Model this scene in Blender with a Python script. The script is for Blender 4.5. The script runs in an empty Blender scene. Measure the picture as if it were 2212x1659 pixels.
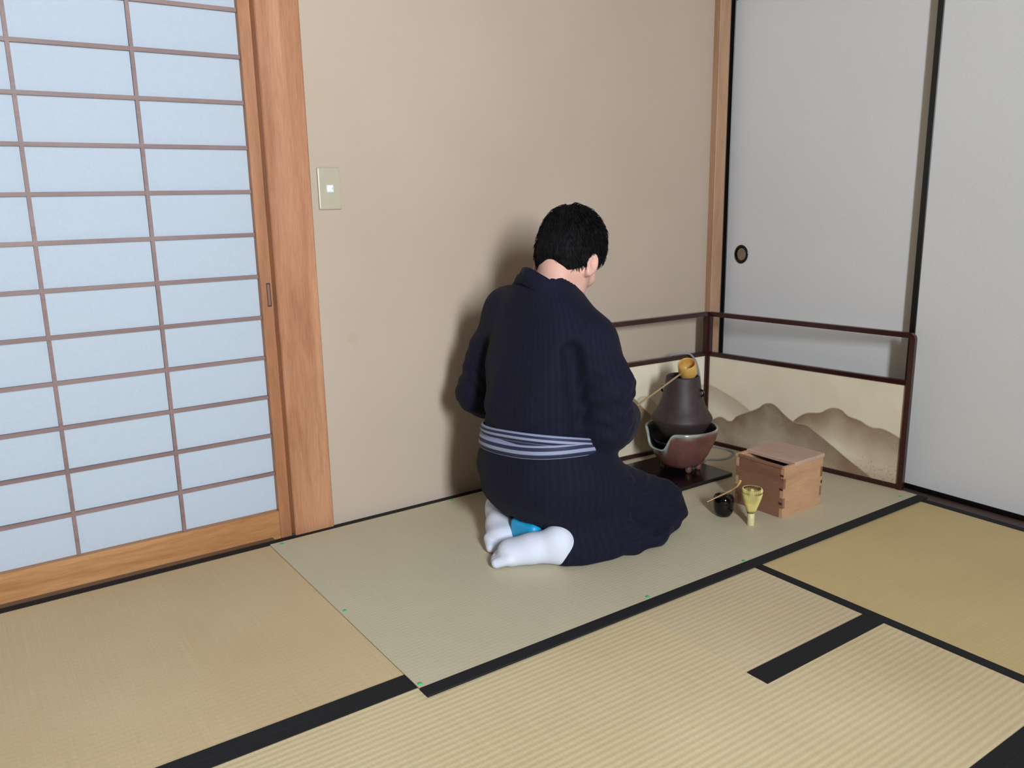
import bpy, bmesh, math, random
import numpy as np
from mathutils import Vector, Matrix

random.seed(7)
rng = np.random.default_rng(7)
scene = bpy.context.scene
C = scene.collection

# ------------------------------------------------------------------ camera
FPX = 1798.57
RW = np.array([[0.81994947, -0.57217736, -0.01720299],
               [-0.13955866, -0.17066618, -0.97539553],
               [0.55516327, 0.80217587, -0.21978995]])      # rows: right, down, forward
cam_d = bpy.data.cameras.new('camera')
cam = bpy.data.objects.new('camera', cam_d)
C.objects.link(cam)
cam_d.sensor_width = 36.0
cam_d.lens = FPX / 2212 * 36.0
cam_d.clip_start = 0.02
cam.matrix_world = Matrix(((RW[0][0], -RW[1][0], -RW[2][0], 0.0),
                           (RW[0][1], -RW[1][1], -RW[2][1], 0.0),
                           (RW[0][2], -RW[1][2], -RW[2][2], 1.0),
                           (0, 0, 0, 1)))
scene.camera = cam

# ------------------------------------------------------------------ light
WIN = dict(x0=-0.12, x1=0.38, z0=1.10, z1=2.26, y=-1.55)
world = bpy.data.worlds.new('daylight')
scene.world = world
world.use_nodes = True
bg = world.node_tree.nodes['Background']
bg.inputs[0].default_value = (0.80, 0.90, 1.0, 1)
bg.inputs[1].default_value = 0.30
ld = bpy.data.lights.new('window_daylight', 'AREA')
ld.shape = 'RECTANGLE'
ld.size = WIN['x1'] - WIN['x0']
ld.size_y = WIN['z1'] - WIN['z0']
ld.energy = 235
ld.color = (0.86, 0.94, 1.0)
lo = bpy.data.objects.new('window_daylight', ld)
C.objects.link(lo)
lo.location = ((WIN['x0'] + WIN['x1']) / 2, WIN['y'] - 0.16, (WIN['z0'] + WIN['z1']) / 2)
lo.rotation_euler = (math.radians(90), 0, 0)      # shines towards +y
scene.view_settings.view_transform = 'Standard'
scene.view_settings.look = 'None'
scene.view_settings.gamma = 1.0
scene.view_settings.exposure = 0.24
try:
    scene.view_settings.use_curve_mapping = False
except Exception:
    pass


# ------------------------------------------------------------------ helpers: materials
def s2l(c):
    return tuple(((v / 255) / 12.92 if v / 255 <= 0.04045 else ((v / 255 + 0.055) / 1.055) ** 2.4) for v in c)


class NT:
    def __init__(self, name):
        self.m = bpy.data.materials.new(name)
        self.m.use_nodes = True
        self.t = self.m.node_tree
        self.p = self.t.nodes['Principled BSDF']
        self.out = self.t.nodes['Material Output']

    def n(self, typ, **kw):
        nd = self.t.nodes.new(typ)
        for k, v in kw.items():
            setattr(nd, k, v)
        return nd

    def l(self, a, b):
        self.t.links.new(a, b)

    def setp(self, **kw):
        for k, v in kw.items():
            self.p.inputs[k].default_value = v

    def coord(self, scale=(1, 1, 1), rot=(0, 0, 0), out='Object'):
        tc = self.n('ShaderNodeTexCoord')
        mp = self.n('ShaderNodeMapping')
        mp.inputs['Scale'].default_value = scale
        mp.inputs['Rotation'].default_value = rot
        self.l(tc.outputs[out], mp.inputs[0])
        return mp.outputs[0]

    def noise(self, vec, scale=5, detail=4, rough=0.55, dist=0.0):
        nn = self.n('ShaderNodeTexNoise')
        nn.inputs['Scale'].default_value = scale
        nn.inputs['Detail'].default_value = detail
        nn.inputs['Roughness'].default_value = rough
        nn.inputs['Distortion'].default_value = dist
        if vec is not None:
            self.l(vec, nn.inputs['Vector'])
        return nn.outputs['Fac']

    def ramp(self, fac, stops):
        r = self.n('ShaderNodeValToRGB')
        els = r.color_ramp.elements
        while len(els) < len(stops):
            els.new(0.5)
        for e, (pos, col) in zip(els, stops):
            e.position = pos
            e.color = (*col, 1) if len(col) == 3 else col
        self.l(fac, r.inputs[0])
        return r.outputs['Color']

    def math(self, op, a, b=None, clamp=False):
        m = self.n('ShaderNodeMath', operation=op, use_clamp=clamp)
        for i, v in enumerate((a, b)):
            if v is None:
                continue
            if isinstance(v, (int, float)):
                m.inputs[i].default_value = v
            else:
                self.l(v, m.inputs[i])
        return m.outputs[0]

    def mixc(self, fac, a, b, blend='MIX'):
        m = self.n('ShaderNodeMix', data_type='RGBA', blend_type=blend)
        for i, v in ((0, fac), (6, a), (7, b)):
            if isinstance(v, (int, float)):
                m.inputs[i].default_value = v
            elif isinstance(v, tuple):
                m.inputs[i].default_value = (*v, 1) if len(v) == 3 else v
            else:
                self.l(v, m.inputs[i])
        return m.outputs[2]

    def bump(self, h, strength=0.3, dist=0.002):
        b = self.n('ShaderNodeBump')
        b.inputs['Strength'].default_value = strength
        b.inputs['Distance'].default_value = dist
        self.l(h, b.inputs['Height'])
        self.l(b.outputs[0], self.p.inputs['Normal'])

    def base(self, c):
        if isinstance(c, tuple):
            self.p.inputs['Base Color'].default_value = (*c, 1)
        else:
            self.l(c, self.p.inputs['Base Color'])


def plain(name, rgb, rough=0.6, var=0.12, scale=30, bump=0.0, bdist=0.001, **kw):
    t = NT(name)
    c = s2l(rgb)
    v = t.coord()
    f = t.noise(v, scale, 3)
    lo_ = tuple(x * (1 - var) for x in c)
    hi_ = tuple(min(1, x * (1 + var)) for x in c)
    t.base(t.ramp(f, [(0.3, lo_), (0.7, hi_)]))
    t.setp(Roughness=rough, **{k.replace('_', ' '): val for k, val in kw.items()})
    if bump:
        t.bump(t.noise(v, scale * 6, 3), bump, bdist)
    return t.m


def wood(name, dark, light, axis='z', rough=0.5, stretch=14, scale=18, bump=0.08, knots=0.0):
    t = NT(name)
    s = {'x': (1, stretch, stretch), 'y': (stretch, 1, stretch), 'z': (stretch, stretch, 1)}[axis]
    v = t.coord(tuple(a * 0.35 for a in s))
    f1 = t.noise(v, scale * 0.35, 5, 0.6, 0.6)
    v2 = t.coord(tuple(a * 1.0 for a in s))
    f2 = t.noise(v2, scale * 1.6, 3, 0.6)
    big = t.noise(t.coord(), 2.2, 2)
    m = t.math('ADD', t.math('MULTIPLY', f1, 0.6), t.math('MULTIPLY', f2, 0.25))
    m = t.math('ADD', m, t.math('MULTIPLY', big, 0.18))
    d, l_ = s2l(dark), s2l(light)
    mid = tuple((a + b) / 2 for a, b in zip(d, l_))
    t.base(t.ramp(m, [(0.36, d), (0.52, mid), (0.68, l_)]))
    t.setp(Roughness=rough)
    t.bump(m, bump, 0.002)
    return t.m


def tatami(name, dark, light, axis='x', period=0.0155, rib=0.5, tint=None):
    """woven rush: ribs run along `axis`, fine cross stitches between them"""
    t = NT(name)
    tc = t.n('ShaderNodeTexCoord')
    sp = t.n('ShaderNodeSeparateXYZ')
    t.l(tc.outputs['Object'], sp.inputs[0])
    across = sp.outputs[1] if axis == 'x' else sp.outputs[0]
    along = sp.outputs[0] if axis == 'x' else sp.outputs[1]
    ribs = t.math('ADD', t.math('MULTIPLY', t.math('SINE', t.math('MULTIPLY', across, 2 * math.pi / period)), 0.5), 0.5)
    rush = t.noise(t.coord((3, 260, 1) if axis == 'y' else (260, 3, 1)), 1.0, 2)
    st = t.noise(t.coord((70, 140, 1) if axis == 'y' else (140, 70, 1)), 2.0, 2)
    big = t.noise(t.coord(), 1.7, 3)
    f = t.math('ADD', t.math('MULTIPLY', ribs, 0.22 * rib), t.math('MULTIPLY', rush, 0.20))
    f = t.math('ADD', f, t.math('MULTIPLY', st, 0.2))
    f = t.math('ADD', f, t.math('MULTIPLY', big, 0.45))
    d, l_ = s2l(dark), s2l(light)
    t.base(t.ramp(f, [(0.32, d), (0.78, l_)]))
    t.setp(Roughness=0.62)
    t.p.inputs['Specular IOR Level'].default_value = 0.35
    h = t.math('ADD', t.math('MULTIPLY', ribs, 1.0 * rib), t.math('MULTIPLY', st, 0.25))
    t.bump(h, 0.35, 0.0014)
    return t.m


# ------------------------------------------------------------------ helpers: meshes
def link(o, parent=None):
    C.objects.link(o)
    if parent is not None:
        o.parent = parent
    return o


def mesh_obj(name, verts, faces, mat, parent=None, smooth=False):
    me = bpy.data.meshes.new(name)
    me.from_pydata([tuple(map(float, v)) for v in verts], [], [tuple(map(int, f)) for f in faces])
    me.update()
    if smooth:
        me.polygons.foreach_set('use_smooth', [True] * len(me.polygons))
    o = bpy.data.objects.new(name, me)
    if mat:
        me.materials.append(mat)
    return link(o, parent)


def bm_obj(name, bm, mat, parent=None, smooth=False):
    bmesh.ops.recalc_face_normals(bm, faces=bm.faces[:])
    me = bpy.data.meshes.new(name)
    bm.to_mesh(me)
    bm.free()
    if smooth:
        me.polygons.foreach_set('use_smooth', [True] * len(me.polygons))
    o = bpy.data.objects.new(name, me)
    if mat:
        me.materials.append(mat)
    return link(o, parent)


def add_box(bm, lo_, hi_, bevel=0.0, mtx=None, seg=1):
    vs = [bm.verts.new((x, y, z)) for z in (lo_[2], hi_[2]) for y in (lo_[1], hi_[1]) for x in (lo_[0], hi_[0])]
    fs = [(0, 2, 3, 1), (4, 5, 7, 6), (0, 1, 5, 4), (2, 6, 7, 3), (0, 4, 6, 2), (1, 3, 7, 5)]
    faces = [bm.faces.new([vs[i] for i in f]) for f in fs]
    if bevel > 0:
        edges = list({e for f in faces for e in f.edges})
        r = bmesh.ops.bevel(bm, geom=edges, offset=bevel, segments=seg, affect='EDGES', profile=0.6)
        vs = list({v for f in r['faces'] for v in f.verts} | {v for v in vs if v.is_valid})
    if mtx is not None:
        bmesh.ops.transform(bm, matrix=mtx, verts=vs)


def box(name, lo_, hi_, mat, parent=None, bevel=0.0, mtx=None, seg=1):
    bm = bmesh.new()
    add_box(bm, lo_, hi_, bevel, mtx, seg)
    return bm_obj(name, bm, mat, parent)


def lathe(profile, n=48, close_bottom=False, close_top=False):
    """profile: list of (r, z). returns verts, faces"""
    V, F = [], []
    for r, z in profile:
        for k in range(n):
            a = 2 * math.pi * k / n
            V.append((r * math.cos(a), r * math.sin(a), z))
    for i in range(len(profile) - 1):
        for k in range(n):
            k2 = (k + 1) % n
            F.append((i * n + k, i * n + k2, (i + 1) * n + k2, (i + 1) * n + k))
    if close_bottom:
        F.append(tuple(range(n))[::-1])
    if close_top:
        b = (len(profile) - 1) * n
        F.append(tuple(b + k for k in range(n)))
    return V, F


def lathe_obj(name, profile, mat, parent=None, n=48, loc=(0, 0, 0), cb=False, ct=False, mtx=None):
    V, F = lathe(profile, n, cb, ct)
    if mtx is not None:
        V = [tuple(mtx @ Vector(v)) for v in V]
    V = [(x + loc[0], y + loc[1], z + loc[2]) for x, y, z in V]
    return mesh_obj(name, V, F, mat, parent, True)


def catmull(pts, n=8):
    pts = [Vector(p) for p in pts]
    P = [pts[0] * 2 - pts[1]] + pts + [pts[-1] * 2 - pts[-2]]
    out = []
    for i in range(1, len(P) - 2):
        p0, p1, p2, p3 = P[i - 1], P[i], P[i + 1], P[i + 2]
        for k in range(n):
            t = k / n
            out.append(0.5 * ((2 * p1) + (p2 - p0) * t + (2 * p0 - 5 * p1 + 4 * p2 - p3) * t * t + (3 * p1 - p0 - 3 * p2 + p3) * t ** 3))
    out.append(pts[-1])
    return out


def tube(path, radii, n=10, caps=True, flat=None, up=Vector((0, 0, 1))):
    """round (or flattened: flat = ratio along `up`) tube along a list of Vectors"""
    if isinstance(radii, (int, float)):
        radii = [radii] * len(path)
    V, F = [], []
    ref = Vector(up)
    for i, p in enumerate(path):
        t = (path[min(i + 1, len(path) - 1)] - path[max(i - 1, 0)]).normalized()
        s = t.cross(ref)
        if s.length < 1e-4:
            s = t.cross(Vector((1, 0.2, 0)))
        s.normalize()
        b = s.cross(t).normalized()
        for k in range(n):
            a = 2 * math.pi * k / n
            V.append(p + s * (math.cos(a) * radii[i]) + b * (math.sin(a) * radii[i] * (flat or 1)))
    m = len(path)
    for i in range(m - 1):
        for k in range(n):
            k2 = (k + 1) % n
            F.append((i * n + k, i * n + k2, (i + 1) * n + k2, (i + 1) * n + k))
    if caps:
        F.append(tuple(range(n))[::-1])
        F.append(tuple((m - 1) * n + k for k in range(n)))
    return V, F


def tag(o, label, cat, group=None, kind=None):
    o['label'] = label
    o['category'] = cat
    if group:
        o['group'] = group
    if kind:
        o['kind'] = kind
    return o


def thing(name, label, cat, loc=(0, 0, 0), group=None, kind=None):
    o = bpy.data.objects.new(name, None)
    o.empty_display_size = 0.05
    o.location = loc
    C.objects.link(o)
    return tag(o, label, cat, group, kind)


# ------------------------------------------------------------------ materials
M = {}
M['plaster'] = None
t = NT('plaster')
v = t.coord()
f = t.noise(v, 1.3, 3)
col = t.ramp(f, [(0.3, s2l((180, 162, 145))), (0.7, s2l((187, 170, 153)))])
# one faint round damp stain on the wall
tc = t.n('ShaderNodeTexCoord')
dist = t.n('ShaderNodeVectorMath', operation='DISTANCE')
nz = t.n('ShaderNodeTexNoise')
nz.inputs['Scale'].default_value = 30
t.l(tc.outputs['Object'], dist.inputs[0])
dist.inputs[1].default_value = (1.035, 2.345, 0.585)
dd = t.math('ADD', dist.outputs['Value'], t.math('MULTIPLY', t.math('SUBTRACT', nz.outputs['Fac'], 0.5), 0.012))
msk = t.math('MULTIPLY', t.math('LESS_THAN', dd, 0.02), 0.12)
msk2 = t.math('MULTIPLY', t.math('LESS_THAN', dd, 0.014), 0.1)
col = t.mixc(t.math('ADD', msk, msk2), col, s2l((170, 140, 112)))
t.base(col)
t.setp(Roughness=0.9)
t.bump(t.noise(v, 420, 3), 0.25, 0.0008)
M['plaster'] = t.m

M['darkened_wall'] = plain('darkened_unseen_plaster', (86, 71, 55), 0.9, 0.06, 3)  # unseen walls toned dark to lower the bounced fill in the room
M['cedar'] = wood('cedar_post', (156, 102, 70), (200, 148, 112), 'z', 0.42, 12, 12)
M['cedar_x'] = wood('cedar_rail', (152, 98, 52), (196, 146, 98), 'x', 0.42, 12, 12)
M['cedar_stile'] = wood('cedar_stile', (138, 88, 56), (184, 130, 92), 'z', 0.45, 12, 12)
M['cornerpost'] = wood('corner_post_wood', (158, 118, 90), (190, 152, 122), 'z', 0.5, 12, 12)
M['muntin'] = wood('muntin_wood', (116, 92, 90), (144, 120, 116), 'x', 0.55, 10, 20)
M['sill'] = wood('sill_wood', (92, 68, 54), (122, 96, 78), 'x', 0.5, 12, 14)
M['sill_dark'] = wood('dark_sill_wood', (58, 42, 36), (86, 64, 56), 'y', 0.45, 12, 14)
M['ceiling'] = wood('darkened_ceiling_wood', (66, 50, 38), (92, 72, 54), 'x', 0.6, 12, 10)  # unseen boards, tone lowered to cut light bounced from above
M['lacquer_black'] = plain('black_lacquer', (14, 12, 14), 0.28, 0.1)
M['lacquer_gloss'] = plain('glossy_black_lacquer', (6, 5, 6), 0.1, 0.1)
M['lacquer_board'] = plain('dark_lacquer_board', (12, 9, 9), 0.22, 0.15)
M['lacquer_red'] = plain('dark_red_brown_lacquer', (52, 20, 18), 0.26, 0.15, 12)
M['heri'] = plain('black_border_cloth', (13, 12, 17), 0.8, 0.15, 200, 0.2, 0.0006)

t = NT('shoji_paper')
v = t.coord()
f = t.noise(v, 160, 4, 0.65)
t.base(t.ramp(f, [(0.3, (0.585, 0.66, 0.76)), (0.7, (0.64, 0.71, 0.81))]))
t.setp(Roughness=0.85)
t.p.inputs['Specular IOR Level'].default_value = 0.2
tr = t.n('ShaderNodeBsdfTranslucent')
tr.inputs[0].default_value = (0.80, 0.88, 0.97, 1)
mx = t.n('ShaderNodeMixShader')
mx.inputs[0].default_value = 0.35
t.l(t.p.outputs[0], mx.inputs[1])
t.l(tr.outputs[0], mx.inputs[2])
t.l(mx.outputs[0], t.out.inputs[0])
M['paper'] = t.m

t = NT('fusuma_paper')
v = t.coord((1, 4, 14))
f = t.noise(v, 26, 4, 0.6)
big = t.noise(t.coord(), 1.4, 2)
m_ = t.math('ADD', t.math('MULTIPLY', f, 0.6), t.math('MULTIPLY', big, 0.4))
t.base(t.ramp(m_, [(0.35, s2l((216, 217, 220))), (0.65, s2l((225, 226, 228)))]))
t.setp(Roughness=0.75)
t.bump(f, 0.1, 0.0008)
M['fusuma'] = t.m

M['tatami_mid'] = tatami('ribbed_tatami', (200, 180, 138), (234, 217, 178), 'x', 0.0155, 0.62)
M['tatami_left'] = tatami('golden_tatami', (200, 175, 133), (228, 207, 168), 'x', 0.0155, 0.2)
M['tatami_right'] = tatami('yellow_tatami', (200, 176, 124), (228, 207, 158), 'y', 0.0155, 0.2)
M['tatami_ro'] = tatami('pale_ribbed_tatami', (198, 178, 140), (232, 215, 180), 'x', 0.0155, 0.5)
M['goza'] = tatami('grey_green_goza', (198, 187, 160), (218, 208, 182), 'x', 0.012, 0.25)
M['pin'] = plain('green_plastic', (70, 190, 110), 0.4)

# ------------------------------------------------------------------ the room
CEIL = 2.36
XR, YB, XL, YF = 2.72, 2.345, -1.75, WIN['y']        # fusuma wall, plaster wall, left wall, window wall

floor = box('floor', (XL - 0.1, YF - 0.1, -0.14), (XR + 0.3, YB + 0.3, -0.06), M['sill_dark'])
tag(floor, 'tatami floor of the room', 'floor', kind='structure')


def mat_piece(x0, x1, y0, y1, mat, borders, w=0.03, bcut=None):
    g = 0.0006
    o = box('tatami_mat', (x0 + g, y0 + g, -0.06), (x1 - g, y1 - g, 0.0), mat, floor, 0.0006)
    for side in borders:
        e = 0.0014
        if side == 'n':
            lo_, hi_ = (x0 + g, y1 - w, -0.02), (x1 - g, y1 - g * .5, e)
        elif side == 's':
            lo_, hi_ = (x0 + g, y0 + g * .5, -0.02), (x1 - g, y0 + w, e)
        elif side == 'w':
            lo_, hi_ = (x0 + g * .5, y0 + g, -0.02), (x0 + w, y1 - g, e)
        else:
            lo_, hi_ = (x1 - w, y0 + g, -0.02), (x1 - g * .5, y1 - g, e)
        box('border', lo_, hi_, M['heri'], o, 0.0006)
    return o


YS = 1.432            # joint between the rear row of mats and the mats in front of it
XJ = 1.7365           # joint beside the right-hand mat
XT = 2.592            # end of the tatami at the fusuma sill
mat_piece(0.78, XT, YS, 2.343, M['tatami_left'], 'ns')
mat_piece(-1.13, 0.78, YS, 2.343, M['tatami_left'], 'ns')
mat_piece(XL, -1.13, YS, 2.343, M['tatami_left'], 'ns')
# mat with the square hearth lid let into its corner
RX, RY = 1.312, 1.0075
MY0 = 0.572
g = 0.0006
bm = bmesh.new()
outl = [(-0.12 + g, MY0 + g), (XJ - g, MY0 + g), (XJ - g, RY - g), (RX - g, RY - g), (RX - g, YS - g), (-0.12 + g, YS - g)]
top = [bm.verts.new((x, y, 0)) for x, y in outl]
bot = [bm.verts.new((x, y, -0.06)) for x, y in outl]
bm.faces.new(top)
bm.faces.new(bot[::-1])
for i in range(6):
    j = (i + 1) % 6
    bm.faces.new((bot[i], bot[j], top[j], top[i]))
midmat = bm_obj('tatami_mat', bm, M['tatami_mid'], floor)
box('border', (-0.12, YS - 0.03, -0.02), (RX - g, YS - g, 0.0014), M['heri'], midmat, 0.0006)
box('border', (-0.12, MY0, -0.02), (XJ - g, MY0 + 0.03, 0.0014), M['heri'], midmat, 0.0006)
box('border', (RX, RY - 0.0275, -0.02), (XJ - g, RY - g * .5, 0.0014), M['heri'], midmat, 0.0006)
mat_piece(RX, XJ, RY, YS, M['tatami_ro'], 's', 0.0265)
mat_piece(XL, -0.12, MY0, YS, M['tatami_mid'], 'ns')
mat_piece(XJ, XT, -0.47, YS, M['tatami_right'], 'we', 0.029)
mat_piece(-0.12, XJ, -0.29, MY0, M['tatami_mid'], 'ns')
mat_piece(XL, -0.12, -0.29, MY0, M['tatami_mid'], 'ns')
mat_piece(-0.12, XJ, YF, -0.29, M['tatami_left'], 'ns')
mat_piece(XL, -0.12, YF, -0.29, M['tatami_left'], 'ns')
mat_piece(XJ, XT, YF, -0.47, M['tatami_right'], 'we')

# plaster wall (beige) and the strip above the sliding doors
o = box('wall_back', (0.9, YB, -0.06), (2.64, YB + 0.12, CEIL), M['plaster'])
tag(o, 'beige plaster wall behind the kneeling person', 'wall', kind='structure')
o = box('wall_back_upper', (XL, YB + 0.0, 1.80), (0.9, YB + 0.12, CEIL), M['plaster'])
o.name = 'wall_over_doors'
tag(o, 'beige plaster strip above the paper sliding doors', 'wall', kind='structure')
o = box('wall_left', (XL - 0.12, YF - 0.12, -0.06), (XL, YB + 0.2, CEIL), M['darkened_wall'])
tag(o, 'left wall outside the picture, darkened to cut bounced light', 'wall', kind='structure')
o = box('wall_right', (XR - 0.06, YF, 1.79), (XR + 0.12, YB + 0.12, CEIL), M['plaster'])
tag(o, 'beige plaster strip above the white sliding panels', 'wall', kind='structure')
bm = bmesh.new()
for lo_, hi_ in (((XL, YF - 0.12, -0.06), (WIN['x0'], YF, CEIL)), ((WIN['x1'], YF - 0.12, -0.06), (XR + 0.12, YF, CEIL)),
                 ((WIN['x0'], YF - 0.12, -0.06), (WIN['x1'], YF, WIN['z0'])), ((WIN['x0'], YF - 0.12, WIN['z1']), (WIN['x1'], YF, CEIL))):
    add_box(bm, lo_, hi_)
o = bm_obj('wall_front', bm, M['darkened_wall'])
tag(o, 'unseen wall with the window behind the camera, darkened to cut bounced light', 'wall', kind='structure')
ceil = box('ceiling', (XL - 0.1, YF - 0.1, CEIL + 0.012), (XR + 0.1, YB + 0.1, CEIL + 0.06), M['ceiling'])
tag(ceil, 'boarded wooden ceiling', 'ceiling', kind='structure')
for i in range(9):
    y0 = YF + i * (YB - YF) / 9
    box('ceiling_board', (XL, y0 + 0.002, CEIL), (XR, y0 + (YB - YF) / 9 - 0.002, CEIL + 0.012), M['ceiling'], ceil, 0.002)

# window behind the camera (source of the daylight)
t = NT('window_glass')
tb = t.n('ShaderNodeBsdfTransparent')
gl = t.n('ShaderNodeBsdfGlossy')
gl.inputs['Roughness'].default_value = 0.02
mx = t.n('ShaderNodeMixShader')
mx.inputs[0].default_value = 0.06
t.l(tb.outputs[0], mx.inputs[1])
t.l(gl.outputs[0], mx.inputs[2])
t.l(mx.outputs[0], t.out.inputs[0])
M['glass'] = t.m
win = thing('window_1', 'wooden framed window behind the camera', 'window', ((WIN['x0'] + WIN['x1']) / 2, YF, WIN['z0']), kind='structure')
wx = (WIN['x1'] - WIN['x0']) / 2
wh = WIN['z1'] - WIN['z0']
for nm, lo_, hi_ in (('window_frame', (-wx, -0.09, 0), (-wx + 0.035, 0.01, wh)), ('window_frame', (wx - 0.035, -0.09, 0), (wx, 0.01, wh)),
                     ('window_frame', (-wx, -0.09, wh - 0.035), (wx, 0.01, wh)), ('window_sill', (-wx, -0.09, 0), (wx, 0.03, 0.03))):
    box(nm, lo_, hi_, M['cedar_x'], win, 0.002)
box('window_pane', (-wx + 0.03, -0.05, 0.03), (wx - 0.03, -0.046, wh - 0.03), M['glass'], win)

# ---- wall post between paper doors and plaster, corner post, lintels, sills
o = box('trim_1', (0.806, YB - 0.008, -0.001), (0.931, YB + 0.10, CEIL), M['cedar'], None, 0.003)
tag(o, 'broad reddish cedar post between the paper door and the beige wall', 'post', kind='structure')
o = box('trim_2', (2.593, 2.315, -0.001), (2.651, 2.46, CEIL), M['cornerpost'], None, 0.002)
tag(o, 'pale wooden corner post beside the white sliding panel', 'post', kind='structure')
o = box('trim_3', (XL, YB - 0.005, 1.752), (0.806, YB + 0.115, 1.80), M['cedar_x'], None, 0.002)
tag(o, 'wooden lintel over the paper doors', 'lintel', kind='structure')
o = box('trim_4', (2.60, YF, 1.742), (XR + 0.06, 2.315, 1.79), M['cedar'], None, 0.002)
tag(o, 'wooden lintel over the white sliding panels', 'lintel', kind='structure')
bm = bmesh.new()
add_box(bm, (XL, 2.3435, -0.06), (0.745, 2.372, -0.0005), 0.001)
add_box(bm, (XL, 2.372, -0.06), (0.806, 2.46, -0.012))
o = bm_obj('trim_5', bm, M['sill'])
tag(o, 'thin worn wooden sill under the paper doors', 'sill', kind='structure')
bm = bmesh.new()
add_box(bm, (2.5925, YF, -0.06), (2.648, 2.315, -0.001), 0.001)
add_box(bm, (2.648, YF, -0.06), (2.80, 2.345, -0.004))
o = bm_obj('trim_6', bm, M['sill_dark'])
tag(o, 'dark wooden sill under the white sliding panels', 'sill', kind='structure')
o = box('baseboard_back', (0.931, YB - 0.0015, -0.02), (2.593, YB + 0.02, 0.0015), M['lacquer_black'])
tag(o, 'thin black strip along the foot of the beige wall', 'baseboard', kind='structure')


# ---- paper sliding doors (shoji)
def shoji(name, x1, y, label, n_v=3, width=0.905):
    """x1: outer edge of the right stile; y: front face of the stile"""
    root = thing(name, label, 'sliding door', (x1, y, 0), kind='structure')
    x0 = -width
    H, Z0 = 1.75, -0.012
    sw = 0.0345
    th = 0.03
    box('stile', (-sw, 0, Z0), (0, th, H), M['cedar_stile'], root, 0.0015)
    box('stile', (x0, 0, Z0), (x0 + sw, th, H), M['cedar_stile'], root, 0.0015)
    box('bottom_rail', (x0 + sw, 0.001, Z0), (-sw, th, 0.078), M['cedar_x'], root, 0.0015)
    box('top_rail', (x0 + sw, 0.001, H - 0.045), (-sw, th, H), M['cedar_x'], root, 0.0015)
    inner = width - 2 * sw
    zs = [0.1945 + i * 0.1187 for i in range(13)]
    for z in zs:
        box('muntin', (x0 + sw, 0.012, z - 0.0052), (-sw, 0.022, z + 0.0052), M['muntin'], root)
    for k in range(1, n_v + 1):
        x = -sw - 0.2735 * k
        if x < x0 + sw + 0.03:
            continue
        box('muntin', (x - 0.0048, 0.0112, 0.078), (x + 0.0048, 0.0222, H - 0.045), M['muntin'], root)
    xs = [-sw] + [-sw - 0.2735 * k for k in range(1, n_v + 1) if -sw - 0.2735 * k >= x0 + sw + 0.03] + [x0 + sw]
    zz = [0.078] + zs + [H - 0.045]
    for i in range(len(xs) - 1):
        for j in range(len(zz) - 1):
            pv = [(xs[i + 1], 0.0222, zz[j]), (xs[i], 0.0222, zz[j]), (xs[i], 0.0222, zz[j + 1]), (xs[i + 1], 0.0222, zz[j + 1])]
            mesh_obj('paper_pane', pv, [(0, 1, 2, 3)], M['paper'], root)
    return root


sh = shoji('door_1', 0.8065, 2.3725, 'paper sliding door with thin brown lattice next to the broad cedar post')
# recessed finger pull in the stile
M['pull'] = plain('dark_pull_recess', (64, 34, 30), 0.5)
pull = thing('finger_pull', '', '')
del pull['label']
del pull['category']
pull.parent = sh
pull.location = (-0.0165 + 0.0045, 0, 0)
bm = bmesh.new()
for lo_, hi_ in (((-0.0055, -0.0016, 0.705), (-0.0035, 0.0, 0.765)), ((0.0035, -0.0016, 0.705), (0.0055, 0.0, 0.765)),
                 ((-0.0055, -0.0016, 0.765), (0.0055, 0.0, 0.769)), ((-0.0055, -0.0016, 0.701), (0.0055, 0.0, 0.705))):
    add_box(bm, lo_, hi_)
bm_obj('pull_rim', bm, M['pull'], pull)
box('pull_plate', (-0.0036, -0.0006, 0.705), (0.0036, -0.0001, 0.765), plain('pull_plate_wood', (132, 92, 84), 0.5), pull)
shoji('door_2', -0.06, 2.4085, 'second paper sliding door behind the first, mostly outside the picture', 3, 0.905)
shoji('door_5', -0.93, 2.3725, 'third paper sliding door, outside the picture on the left', 3, 0.82)
M['paper_back'] = M['paper']


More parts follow.
